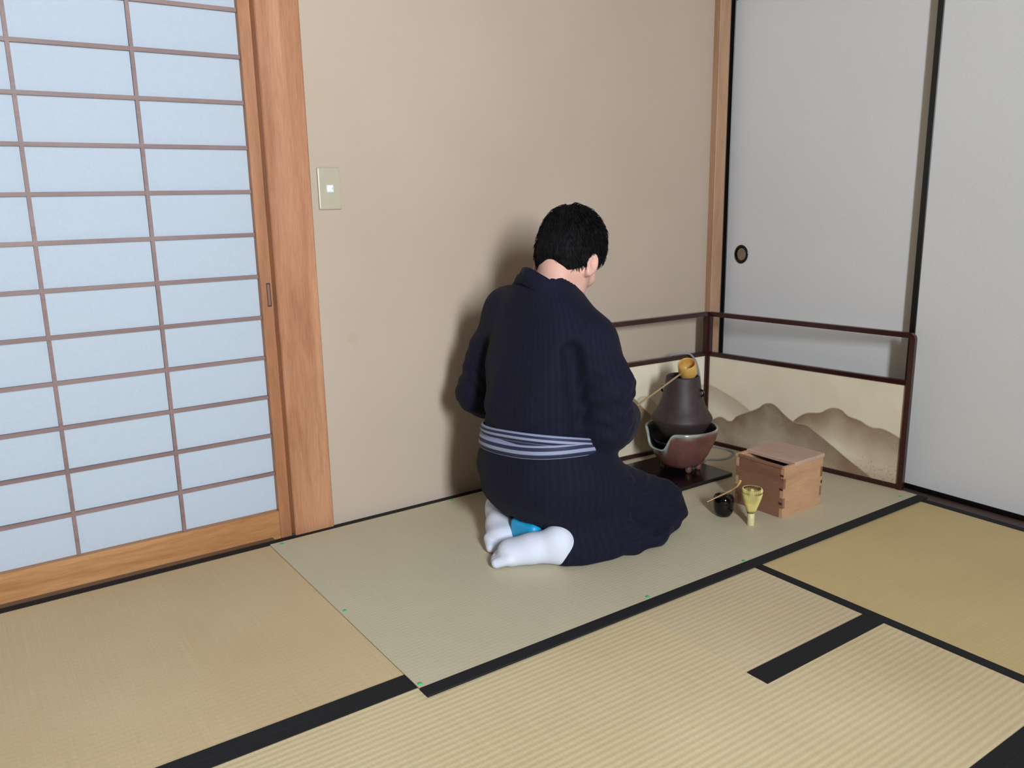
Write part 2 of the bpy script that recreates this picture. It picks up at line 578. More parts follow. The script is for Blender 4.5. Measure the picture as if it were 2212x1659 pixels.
# ---- white sliding panels (fusuma)
def fusuma(name, y1, y0, x, label, pull_y=None):
    root = thing(name, label, 'sliding panel', (x, y1, 0), kind='structure')
    ln = y1 - y0
    H = 1.742
    fw = 0.022
    box('paper_panel', (0.003, -ln + 0.01, 0.008), (0.017, -0.01, H - 0.01), M['fusuma'], root)
    box('frame_stile', (0, -fw, -0.003), (0.02, 0, H), M['lacquer_black'], root, 0.002)
    box('frame_stile', (0, -ln, -0.003), (0.02, -ln + fw, H), M['lacquer_black'], root, 0.002)
    box('frame_rail', (0.0005, -ln + fw, -0.003), (0.0195, -fw, 0.0145), M['lacquer_black'], root, 0.002)
    box('frame_rail', (0.0005, -ln + fw, H - 0.022), (0.0195, -fw, H), M['lacquer_black'], root, 0.002)
    if pull_y is not None:
        pl = thing('finger_pull', '', '')
        del pl['label']
        del pl['category']
        pl.parent = root
        pl.location = (0.003, pull_y - y1, 0.757)
        rot = Matrix.Rotation(math.radians(-90), 4, 'Y')
        prof = [(0.0235, 0.0), (0.0245, 0.0035), (0.0225, 0.0052), (0.0195, 0.0042), (0.0175, 0.0012), (0.0155, 0.0006)]
        ring = lathe_obj('pull_ring', [(r * 1.36, z) for r, z in prof], M['lacquer_gloss'], pl, 40, mtx=rot)
        sc = Matrix.Diagonal((1, 1, 1.22, 1))
        dish = lathe_obj('pull_dish', [(0.0, 0.0008), (0.012, 0.0008), (0.0215, 0.0012)], plain('pull_dish_bronze', (150, 134, 112), 0.3, Metallic=0.5), pl, 32, mtx=rot)
        ring.scale = (1, 1, 1.12)
        dish.scale = (1, 1, 1.12)
    return root


fusuma('door_3', 2.349, 1.44, 2.69, 'white sliding panel nearest the corner, with a round dark finger pull', 2.25)
fusuma('door_4', 1.503, 0.57, 2.655, 'nearer white sliding panel overlapping the corner panel', None)
fusuma('door_6', 0.61, -0.32, 2.69, 'third white sliding panel, outside the picture', None)
fusuma('door_7', -0.28, YF, 2.655, 'fourth white sliding panel, outside the picture', None)
o = box('wall_behind_panels', (2.76, YF - 0.1, -0.06), (2.86, YB + 0.12, 1.8), M['plaster'])
tag(o, 'closet wall behind the white sliding panels', 'wall', kind='structure')

# ---- light switch
M['switch_plate'] = plain('grey_green_plastic', (180, 171, 150), 0.35, 0.03)
M['switch_white'] = plain('white_plastic', (226, 230, 232), 0.3, 0.03)
sw = thing('light_switch', 'small beige wall switch plate with a white rocker beside the cedar post', 'switch', (0.987, YB, 1.031))
box('switch_plate', (-0.035, -0.0085, -0.0595), (0.035, 0, 0.0595), M['switch_plate'], sw, 0.004, None, 2)
box('switch_frame', (-0.0105, -0.0105, -0.0105), (0.0105, -0.008, 0.0105), M['switch_white'], sw, 0.0008)
rk = box('rocker', (-0.0085, -0.0130, -0.0075), (0.0082, -0.0100, 0.0075), plain('bright_white_plastic', (240, 244, 248), 0.25, 0.02), sw, 0.0008)
box('indicator', (0.0048, -0.0134, -0.0018), (0.0064, -0.0128, 0.0030), plain('indicator_grey', (110, 120, 120), 0.4), rk)

# ------------------------------------------------------------------ thin mat laid over the tatami
gz = thing('goza_mat', 'thin grey green woven mat with a black front border under the person', 'mat', (0.716, 1.357, 0))
GL, GW, GT = 2.601 - 0.716, 2.311 - 1.357, 0.0055
box('mat_body', (0, 0, 0.0015), (GL, GW, GT), M['goza'], gz, 0.0012)
box('border', (-0.0006, -0.0006, 0.0012), (GL + 0.0006, 0.034, GT + 0.001), M['heri'], gz, 0.0008)
for (px, py) in ((0.008, 0.048), (0.012, 0.44), (0.03, GW - 0.018), (0.66, 0.045), (0.62, GW - 0.012), (1.02, 0.04), (GL - 0.06, 0.06)):
    pn = lathe_obj('pin', [(0.0, 0.0022), (0.004, 0.0018), (0.006, 0.0)], M['pin'], gz, 10, (px, py, GT))
    pn2 = pn
T0 = GT            # top of the thin mat

# ------------------------------------------------------------------ low folding screen
SH = (2.505, 2.245)
SR = (2.606, 1.447)
SL = (1.712, 2.290)


def ridge_node(t, u, pts):
    fc = t.n('ShaderNodeFloatCurve')
    cv = fc.mapping.curves[0]
    fc.mapping.use_clip = False
    while len(cv.points) < len(pts):
        cv.points.new(0.5, 0.5)
    for p, (a, b) in zip(cv.points, pts):
        p.location = (a, b)
    fc.mapping.update()
    t.l(u, fc.inputs['Value'])
    return fc.outputs[0]


def painted(name, ridges, speck):
    """screen paper printed with misty brown hills. ridges: (points, strength, fade height, colour)"""
    t = NT(name)
    uv = t.n('ShaderNodeUVMap')
    uv.uv_map = 'UVMap'
    sp = t.n('ShaderNodeSeparateXYZ')
    t.l(uv.outputs[0], sp.inputs[0])
    u, vv = sp.outputs[0], sp.outputs[1]
    mapn = t.n('ShaderNodeMapping')
    mapn.inputs['Scale'].default_value = (2.2, 1, 1)
    t.l(uv.outputs[0], mapn.inputs[0])
    grain = t.noise(mapn.outputs[0], 90, 4, 0.7)
    cloud = t.noise(mapn.outputs[0], 5, 3)
    col = t.ramp(t.noise(mapn.outputs[0], 3, 2), [(0.3, s2l((228, 215, 190))), (0.7, s2l((235, 224, 202)))])
    base_col = col
    for pts, strength, fade, rgb in ridges:
        h = ridge_node(t, u, pts)
        d = t.math('SUBTRACT', h, vv)
        edge = t.math('MULTIPLY', d, 60.0, True)
        col = t.mixc(edge, col, base_col)
        body = t.math('SUBTRACT', 1.0, t.math('DIVIDE', d, fade), True)
        f = t.math('MULTIPLY', edge, t.math('MULTIPLY', t.math('POWER', body, 0.8), strength))
        f = t.math('MULTIPLY', f, t.math('ADD', 0.62, t.math('MULTIPLY', cloud, 0.5)))
        f = t.math('MULTIPLY', f, t.math('ADD', 0.75, t.math('MULTIPLY', grain, 0.5)), True)
        col = t.mixc(f, col, s2l(rgb))
    if speck:
        vor = t.noise(mapn.outputs[0], 46, 2, 0.5)
        low = t.math('MULTIPLY', t.math('SUBTRACT', 0.30, vv), 4.0, True)
        right = t.math('MULTIPLY', t.math('SUBTRACT', u, 0.62), 4.0, True)
        sm = t.math('MULTIPLY', t.math('MULTIPLY', low, right), t.math('MULTIPLY', t.math('SUBTRACT', vor, 0.56), 9.0, True), True)
        col = t.mixc(t.math('MULTIPLY', sm, 0.6), col, s2l((96, 62, 48)))
        col = t.mixc(t.math('MULTIPLY', t.math('MULTIPLY', low, right), 0.5), col, s2l((150, 118, 92)))
    t.base(col)
    t.setp(Roughness=0.6)
    return t.m


BR = (112, 84, 50)
R2 = [(0.0, 0.23), (0.038, 0.278), (0.082, 0.318), (0.134, 0.292), (0.175, 0.366), (0.228, 0.428), (0.293, 0.503), (0.328, 0.564), (0.349, 0.58), (0.37, 0.582), (0.392, 0.562), (0.435, 0.493), (0.504, 0.424), (0.55, 0.425), (0.596, 0.376), (0.681, 0.272), (0.763, 0.164), (0.817, 0.1), (0.9, 0.0), (1.0, -0.15)]
R3 = [(0.0, -0.9), (0.46, 0.36), (0.515, 0.502), (0.56, 0.558), (0.617, 0.584), (0.653, 0.635), (0.683, 0.66), (0.713, 0.656), (0.756, 0.601), (0.803, 0.583), (0.867, 0.534), (0.906, 0.54), (0.945, 0.521), (1.0, 0.47)]
R1 = [(0.0, 0.672), (0.045, 0.647), (0.094, 0.611), (0.141, 0.576), (0.196, 0.522), (0.25, 0.454), (0.4, 0.2), (1.0, -0.8)]
M['paint_r'] = painted('painted_hills_paper', [(R1, 0.62, 0.26, (150, 128, 96)), (R3, 1.0, 0.38, (124, 93, 60)), (R2, 1.0, 0.72, BR)], True)
L1 = [(0.0, 0.1), (0.25, 0.2), (0.38, 0.66), (0.46, 0.74), (0.52, 0.66), (0.6, 0.5), (0.68, 0.36), (0.78, 0.22), (1.0, 0.1)]
L2 = [(0.0, 0.0), (0.55, 0.0), (0.66, 0.22), (0.80, 0.40), (0.9, 0.56), (0.96, 0.655), (1.0, 0.672)]
L3 = [(0.0, 0.2), (0.3, 0.5), (0.42, 0.55), (0.52, 0.60), (0.58, 0.66), (0.64, 0.60), (0.75, 0.35), (1.0, 0.1)]
M['paint_l'] = painted('painted_hills_paper_left', [(L2, 0.55, 0.3, (150, 128, 96)), (L3, 0.5, 0.4, (150, 128, 96)), (L1, 1.0, 0.8, (122, 92, 58))], False)


def screen_leaf(root, a, b, paint, flip):
    """one leaf of the screen in its own plane: a = hinge, b = free end"""
    a, b = Vector((*a, 0)), Vector((*b, 0))
    ln = (b - a).length
    ang = math.atan2(b.y - a.y, b.x - a.x)
    mt = Matrix.Translation(a) @ Matrix.Rotation(ang, 4, 'Z')
    H, w, d = 0.543, 0.0165, 0.012
    leaf = bpy.data.objects.new('screen_leaf', None)
    leaf.empty_display_size = 0.05
    link(leaf, root)
    leaf.matrix_local = mt
    z0 = T0
    rr = 0.018
    # frame outline: hinge post, top rail with a rounded outer corner, free post
    path = [Vector((w / 2, 0, z0)), Vector((w / 2, 0, H - w / 2))]
    box('frame_post', (0, -d, z0), (w, d, H - 0.001), M['lacquer_red'], leaf, 0.003, None, 2)
    bm = bmesh.new()
    ro, ri = 0.022, 0.006
    outer = [(w * 0.4, H), (ln - ro, H)]
    inner = [(w * 0.4, H - w), (ln - ro, H - w)]
    for k in range(1, 9):
        an = math.pi / 2 * (1 - k / 8)
        outer.append((ln - ro + ro * math.cos(an), H - ro + ro * math.sin(an)))
        inner.append((ln - ro + ri * math.cos(an), H - ro + ri * math.sin(an)))
    inner[1] = (ln - ro, H - w)
    outer.append((ln, z0))
    inner.append((ln - w, z0))
    rows = []
    for (ox, oz), (ix, iz) in zip(outer, inner):
        rows.append([bm.verts.new((ox, -d * .75, oz)), bm.verts.new((ox, d * .75, oz)), bm.verts.new((ix, d, iz)), bm.verts.new((ix, -d, iz)),
                     ])
    for r0, r1 in zip(rows, rows[1:]):
        for k in range(4):
            bm.faces.new((r0[k], r0[(k + 1) % 4], r1[(k + 1) % 4], r1[k]))
    bm.faces.new(rows[0])
    bm.faces.new(rows[-1][::-1])
    bm_obj('frame_top_rail', bm, M['lacquer_red'], leaf)
    box('frame_mid_rail', (w - 0.001, -d * .85, 0.367), (ln - w + 0.001, d * .85, 0.3835), M['lacquer_red'], leaf, 0.002)
    box('frame_bottom_rail', (w - 0.001, -d * .85, z0), (ln - w + 0.001, d * .85, z0 + 0.017), M['lacquer_red'], leaf, 0.002)
    x0, x1, za, zb = w - 0.001, ln - w + 0.001, z0 + 0.012, 0.37
    th = 0.004
    vs = [(x0, -th, za), (x1, -th, za), (x1, -th, zb), (x0, -th, zb), (x0, th, za), (x1, th, za), (x1, th, zb), (x0, th, zb)]
    fs = [(0, 1, 2, 3), (5, 4, 7, 6), (0, 4, 5, 1), (1, 5, 6, 2), (2, 6, 7, 3), (3, 7, 4, 0)]
    p = mesh_obj('painted_panel', vs, fs, paint, leaf)
    uvl = p.data.uv_layers.new(name='UVMap')
    for lp in p.data.loops:
        x, y, z = vs[lp.vertex_index]
        uu = (x - x0) / (x1 - x0)
        uvl.data[lp.index].uv = (1 - uu if flip else uu, (z - za) / (zb - za))


scr = thing('folding_screen', 'low two leaf screen with dark red frame and painted brown hills in the corner', 'screen')
screen_leaf(scr, SH, SR, M['paint_r'], False)
screen_leaf(scr, SH, SL, M['paint_l'], True)

# ------------------------------------------------------------------ black base board, brazier, kettle, ladle
o = box('base_board', (1.992, 1.888, T0), (2.262, 2.192, T0 + 0.014), M['lacquer_board'], None, 0.002)
tag(o, 'square black lacquered board under the brazier', 'board')
TB = T0 + 0.014
KX, KY = 2.160, 2.045

t = NT('brazier_clay')
v = t.coord()
f = t.noise(v, 9, 4)
f2 = t.noise(v, 60, 3)
c1 = t.ramp(t.math('ADD', t.math('MULTIPLY', f, 0.75), t.math('MULTIPLY', f2, 0.25)), [(0.3, s2l((88, 56, 52))), (0.55, s2l((116, 76, 68))), (0.75, s2l((138, 98, 86)))])
ga_n = t.n('ShaderNodeAttribute')
ga_n.attribute_name = 'glaze'
t.base(t.mixc(ga_n.outputs['Fac'], c1, t.ramp(t.noise(v, 34, 3), [(0.3, s2l((124, 136, 130))), (0.7, s2l((176, 180, 172)))])))
t.l(t.math('SUBTRACT', 0.40, t.math('MULTIPLY', ga_n.outputs['Fac'], 0.26)), t.p.inputs['Roughness'])
t.bump(f2, 0.15, 0.001)
M['clay'] = t.m
M['glaze'] = plain('grey_green_glaze', (150, 156, 150), 0.16, 0.2, 24)
M['iron'] = plain('cast_iron', (58, 46, 47), 0.55, 0.18, 40, 0.35, 0.0012)
M['iron_dark'] = plain('black_iron', (18, 16, 18), 0.4, 0.2, 40)

br = thing('brazier', 'round brown clay brazier with glazed notched rim on the black board', 'brazier', (KX, KY, TB))
# body: lathe whose rim dips at the notch that faces the person
prof_o = [(0.052, 0.014), (0.068, 0.018), (0.084, 0.034), (0.100, 0.062), (0.107, 0.078), (0.114, 0.094), (0.1195, 0.108), (0.124, 0.122), (0.1278, 0.135), (0.1305, 0.148), (0.131, 0.157)]
prof_i = [(0.1275, 0.161), (0.122, 0.157), (0.118, 0.146), (0.110, 0.118), (0.098, 0.088), (0.08, 0.066), (0.0, 0.060)]
NB = 144
notch_a = math.radians(179)
Vb, Fb = [], []
prof = prof_o + prof_i
for (r, z) in prof:
    for k in range(NB):
        a = 2 * math.pi * k / NB
        da = abs((a - notch_a + math.pi) % (2 * math.pi) - math.pi)
        cut = 0.066 * (1 / (1 + math.exp((da - 0.40) / 0.055)))
        lim = 0.161 - cut
        zz_, rr_ = z, r
        if z > lim - 0.012:
            zz_ = lim - 0.012 + (z - (lim - 0.012)) * (0.012 / max(0.161 - (lim - 0.012), 1e-6))
            rr_ = r - (z - zz_) * 0.28 + (0.012 * min(1, (z - zz_) / 0.05) if cut > 0.004 and r > 0.05 else 0)
        Vb.append((rr_ * math.cos(a), rr_ * math.sin(a), zz_))
for i in range(len(prof) - 1):
    for k in range(NB):
        k2 = (k + 1) % NB
        Fb.append((i * NB + k, i * NB + k2, (i + 1) * NB + k2, (i + 1) * NB + k))
Fb.append(tuple(range(NB))[::-1])
bb = mesh_obj('brazier_body', Vb, Fb, M['clay'], br, True)
bb.data.materials.append(M['iron_dark'])
npo = len(prof_o)
for p in bb.data.polygons:
    if p.index // NB >= npo + 1:
        p.material_index = 1
gw = []
for (x, y, z) in Vb:
    a = math.atan2(y, x)
    da = abs((a - notch_a + math.pi) % (2 * math.pi) - math.pi)
    lim = 0.161 - 0.066 / (1 + math.exp((da - 0.40) / 0.055))
    near = 0.007 + 0.020 * math.exp(-((da - 0.30) / 0.22) ** 2) + 0.006 * math.sin(a * 5)
    gw.append(max(0.0, min(1.0, (near - (lim - z)) / 0.008 + 0.5)))
ga = bb.data.attributes.new('glaze', 'FLOAT', 'POINT')
ga.data.foreach_set('value', gw)
for a in (250, 305, 20, 130):
    a = math.radians(a)
    lathe_obj('foot', [(0.0, -0.0), (0.008, 0.0), (0.0115, 0.006), (0.012, 0.016), (0.009, 0.026)], M['clay'], br, 16, (0.062 * math.cos(a), 0.062 * math.sin(a), 0.0))
lathe_obj('heater_plate', [(0.0, 0.092), (0.085, 0.092), (0.098, 0.098), (0.1105, 0.118), (0.108, 0.119), (0.094, 0.104), (0.0, 0.101)], M['lacquer_gloss'], br, 48)

kt = thing('iron_kettle', 'dark mountain shaped iron kettle set into the clay brazier', 'kettle', (KX, KY, TB))
prof = [(0.0, 0.104), (0.05, 0.106), (0.072, 0.122), (0.086, 0.148), (0.099, 0.171), (0.1075, 0.186), (0.1085, 0.192), (0.106, 0.199), (0.094, 0.217),
        (0.083, 0.238), (0.074, 0.262), (0.0675, 0.29), (0.063, 0.315), (0.060, 0.336), (0.0585, 0.343), (0.055, 0.3455), (0.0515, 0.344), (0.0505, 0.336), (0.054, 0.31), (0.062, 0.28), (0.0, 0.276)]
lathe_obj('kettle_body', prof, M['iron'], kt, 64)
lathe_obj('water', [(0.0, 0.312), (0.052, 0.312)], plain('dark_water', (12, 14, 16), 0.05), kt, 40)
for a in (-68, 112):                                     # two small ring lugs on the shoulders
    a = math.radians(a)
    rot = Matrix.Translation((0.070 * math.cos(a), 0.070 * math.sin(a), 0.288)) @ Matrix.Rotation(a, 4, 'Z') @ Matrix.Rotation(math.radians(90), 4, 'X')
    ringp = [rot @ Vector((0.0105 * math.cos(q), 0.0105 * math.sin(q), 0)) for q in [2 * math.pi * i / 20 for i in range(21)]]
    V_, F_ = tube(ringp, 0.0042, 8, False)
    mesh_obj('lug', V_, F_, M['iron_dark'], kt, True)

M['bamboo'] = wood('yellow_bamboo', (196, 148, 70), (222, 182, 104), 'z', 0.35, 8, 14, 0.03)
M['bamboo_x'] = wood('bamboo_handle', (158, 134, 100), (190, 164, 128), 'x', 0.4, 10, 14, 0.03)
ld_ = thing('bamboo_ladle', 'bamboo water ladle with a round cup resting on the kettle mouth', 'ladle', (KX + 0.012, KY - 0.004, TB + 0.346))
rotc = Matrix.Rotation(math.radians(31), 4, Vector((0.52, -0.85, 0)))
cup_o = [(0.0, 0.0), (0.022, 0.0), (0.0262, 0.003), (0.0288, 0.010), (0.0295, 0.025), (0.029, 0.040), (0.0278, 0.051), (0.0262, 0.0535), (0.0248, 0.051), (0.0255, 0.04), (0.025, 0.012), (0.0, 0.008)]
cup_o = [(a * 1.12, b * 1.1) for a, b in cup_o]
lathe_obj('cup', cup_o, M['bamboo'], ld_, 40, (0.006, -0.004, -0.002), mtx=rotc)
hp = catmull([(-0.014, 0.0, 0.012), (-0.06, -0.012, 0.004), (-0.18, -0.045, -0.020), (-0.36, -0.092, -0.058), (-0.435, -0.111, -0.074)], 8)
V_, F_ = tube(hp, [0.0045] * len(hp), 8, True, 0.55)
mesh_obj('handle', V_, F_, M['bamboo_x'], ld_, True)

# ------------------------------------------------------------------ power cord of the brazier heater
M['cord'] = plain('grey_braided_cord', (150, 148, 154), 0.7, 0.25, 300)
cp = catmull([(2.29, 2.05, T0 + 0.004), (2.33, 2.07, T0 + 0.0036), (2.36, 2.045, T0 + 0.0036), (2.405, 2.035, T0 + 0.0036), (2.47, 2.06, T0 + 0.0036), (2.487, 2.10, T0 + 0.0036), (2.48, 2.15, T0 + 0.0036), (2.462, 2.20, T0 + 0.02),
              (2.457, 2.222, 0.10), (2.455, 2.226, 0.20), (2.449, 2.227, 0.277), (2.433, 2.228, 0.335), (2.41, 2.229, 0.372), (2.385, 2.235, 0.3895), (2.35, 2.249, 0.3905), (2.325, 2.268, 0.382),
              (2.31, 2.285, 0.33), (2.30, 2.30, 0.2), (2.29, 2.305, 0.03), (2.2, 2.308, 0.006)], 10)
V_, F_ = tube(cp, 0.0036, 8)
crd = mesh_obj('power_cord', V_, F_, M['cord'], None, True)
tag(crd, 'thin grey electric cord hung over the screen rail behind the kettle', 'cord')

# ------------------------------------------------------------------ wooden tea box
M['boxwood'] = wood('box_cedar', (172, 130, 98), (212, 170, 132), 'x', 0.5, 8, 12)
M['boxwood_shaded'] = wood('box_cedar_shaded', (120, 82, 64), (158, 116, 92), 'y', 0.5, 8, 12)  # same cedar, darkened: the shade on the sides is put into the colour
M['boxlid'] = wood('box_lid_cedar', (180, 146, 128), (212, 180, 160), 'y', 0.5, 8, 12)
M['boxdark'] = plain('dark_joint_wood', (58, 38, 32), 0.7)
bxo = thing('wooden_tea_box', 'square wooden box with finger joints and a sliding lid left ajar', 'box', (2.072, 1.530, T0))
bxo.rotation_euler = (0, 0, math.radians(1.5))
BW, BD, BH, BT = 0.203, 0.182, 0.160, 0.011


def jointed(name, length, axis, off, mat, phase):
    """board with finger ends. axis x: runs along x at y=off ; axis y: runs along y at x=off"""
    bm = bmesh.new()
    n = 5
    fh = BH / n
    bars = [(BT, length - BT, 0, BH)]
    for k in range(n):
        if k % 2 == phase:
            bars += [(0, BT, k * fh + 0.0005, (k + 1) * fh - 0.0005), (length - BT, length, k * fh + 0.0005, (k + 1) * fh - 0.0005)]
    for a, b, z0, z1 in bars:
        lo_, hi_ = ((a, off, z0), (b, off + BT, z1)) if axis == 'x' else ((off, a, z0), (off + BT, b, z1))
        add_box(bm, lo_, hi_)
    return bm_obj(name, bm, mat, bxo)


jointed('front_board', BW, 'x', 0, M['boxwood'], 0)
jointed('rear_board', BW, 'x', BD - BT, M['boxwood'], 0)
jointed('side_board', BD, 'y', 0, M['boxwood_shaded'], 1)
jointed('side_board', BD, 'y', BW - BT, M['boxwood_shaded'], 1)
box('base', (BT, BT, 0.002), (BW - BT, BD - BT, 0.010), M['boxwood'], bxo)
box('rim_strip', (-0.003, -0.003, BH), (0.050, 0.007, BH + 0.009), M['boxwood'], bxo, 0.001)
box('rim_strip', (-0.003, BD - 0.007, BH), (0.050, BD + 0.003, BH + 0.009), M['boxwood'], bxo, 0.001)
box('rim_strip', (-0.003, 0.007, BH), (0.007, BD - 0.007, BH + 0.009), M['boxwood_shaded'], bxo, 0.001)
box('lid', (0.052, -0.003, BH + 0.0003), (BW + 0.004, BD + 0.003, BH + 0.0125), M['boxlid'], bxo, 0.0015)
for (z, y) in ((0.30, 0), (0.62, 0), (0.93, 0)):
    box('joint_peg', (-0.0006, 0.002, BH * z * 0.9), (0.004, 0.014, BH * z * 0.9 + 0.007), M['boxdark'], bxo)
for z in (0.45, ):
    box('joint_peg', (BW - 0.006, -0.0006, BH * z), (BW + 0.0008, 0.004, BH * z + 0.01), M['boxdark'], bxo)

# ------------------------------------------------------------------ tea caddy, scoop, whisk
NX, NY = 1.950, 1.658
nt = thing('tea_caddy', 'small round black lacquered tea caddy in front of the wooden box', 'tea caddy', (NX, NY, T0))
lathe_obj('caddy_body', [(0.0, 0.0), (0.018, 0.0), (0.022, 0.002), (0.028, 0.012), (0.0312, 0.026), (0.0322, 0.040), (0.0322, 0.0435)], M['lacquer_gloss'], nt, 48)
lathe_obj('caddy_lid', [(0.0322, 0.0440), (0.0326, 0.0445), (0.0326, 0.052), (0.0315, 0.060), (0.028, 0.0665), (0.020, 0.0705), (0.010, 0.072), (0.0, 0.0722)], M['lacquer_gloss'], nt, 48)
M['scoop'] = wood('scoop_bamboo', (190, 150, 96), (216, 180, 128), 'x', 0.4, 10, 14, 0.03)
sp_ = catmull([(1.846, 1.634, 0.0775), (1.90, 1.642, 0.0782), (1.955, 1.650, 0.0792), (2.000, 1.656, 0.0825), (2.014, 1.658, 0.0870), (2.023, 1.659, 0.0960), (2.026, 1.6595, 0.1020)], 8)
sp_ = [p + Vector((0, 0, T0 - 0.001)) for p in sp_]
rd = [0.0031 + 0.0020 * min(1, max(0, (i / len(sp_) - 0.45) / 0.35)) for i in range(len(sp_))]
V_, F_ = tube(sp_, rd, 8, True, 0.5)
sc_ = mesh_obj('tea_scoop', V_, F_, M['scoop'], None, True)
tag(sc_, 'slender bamboo tea scoop lying across the black tea caddy', 'tea scoop')

M['tine'] = plain('pale_green_bamboo', (222, 208, 134), 0.5, 0.12)
M['chasen_handle'] = plain('cream_bamboo', (222, 208, 160), 0.45, 0.06)
ch = thing('bamboo_whisk', 'pale bamboo tea whisk standing on its handle before the wooden box', 'whisk', (1.957, 1.556, T0))
lathe_obj('handle', [(0.0, 0.0), (0.0105, 0.0), (0.0112, 0.001), (0.0108, 0.02), (0.0112, 0.042), (0.0, 0.042)], M['chasen_handle'], ch, 28)
Vt, Ft = [], []


def add_tine(pts, rad, n=4):
    b = len(Vt)
    V2, F2 = tube(pts, rad, n)
    Vt.extend(V2)
    Ft.extend([tuple(i + b for i in f_) for f_ in F2])


for k in range(64):
    a = 2 * math.pi * k / 64
    c, s = math.cos(a), math.sin(a)
    pr = [(0.0108, 0.040), (0.0150, 0.052), (0.0215, 0.070), (0.0275, 0.088), (0.0305, 0.102), (0.0310, 0.111), (0.0295, 0.1165), (0.0262, 0.1185)]
    add_tine([Vector((r * c, r * s, z)) for r, z in pr], [0.0012, 0.0012, 0.0012, 0.0012, 0.0011, 0.0010, 0.0008, 0.0006])
for k in range(40):
    a = 2 * math.pi * (k + 0.5) / 40
    c, s = math.cos(a), math.sin(a)
    pr = [(0.009, 0.042), (0.0105, 0.060), (0.0105, 0.080), (0.0075, 0.100), (0.004, 0.114)]
    add_tine([Vector((r * c, r * s, z)) for r, z in pr], [0.0009, 0.0009, 0.0009, 0.0008, 0.0006])
tn = mesh_obj('tines', Vt, Ft, M['tine'], ch, True)
tn['kind'] = 'stuff'
rp = [Vector((0.0122 * math.cos(a), 0.0122 * math.sin(a), 0.043 + 0.0022 * math.cos(a + 0.6))) for a in [2 * math.pi * i / 28 for i in range(29)]]
V_, F_ = tube(rp, 0.0013, 6, False)
mesh_obj('binding_thread', V_, F_, plain('dark_thread', (40, 36, 34), 0.8), ch, True)

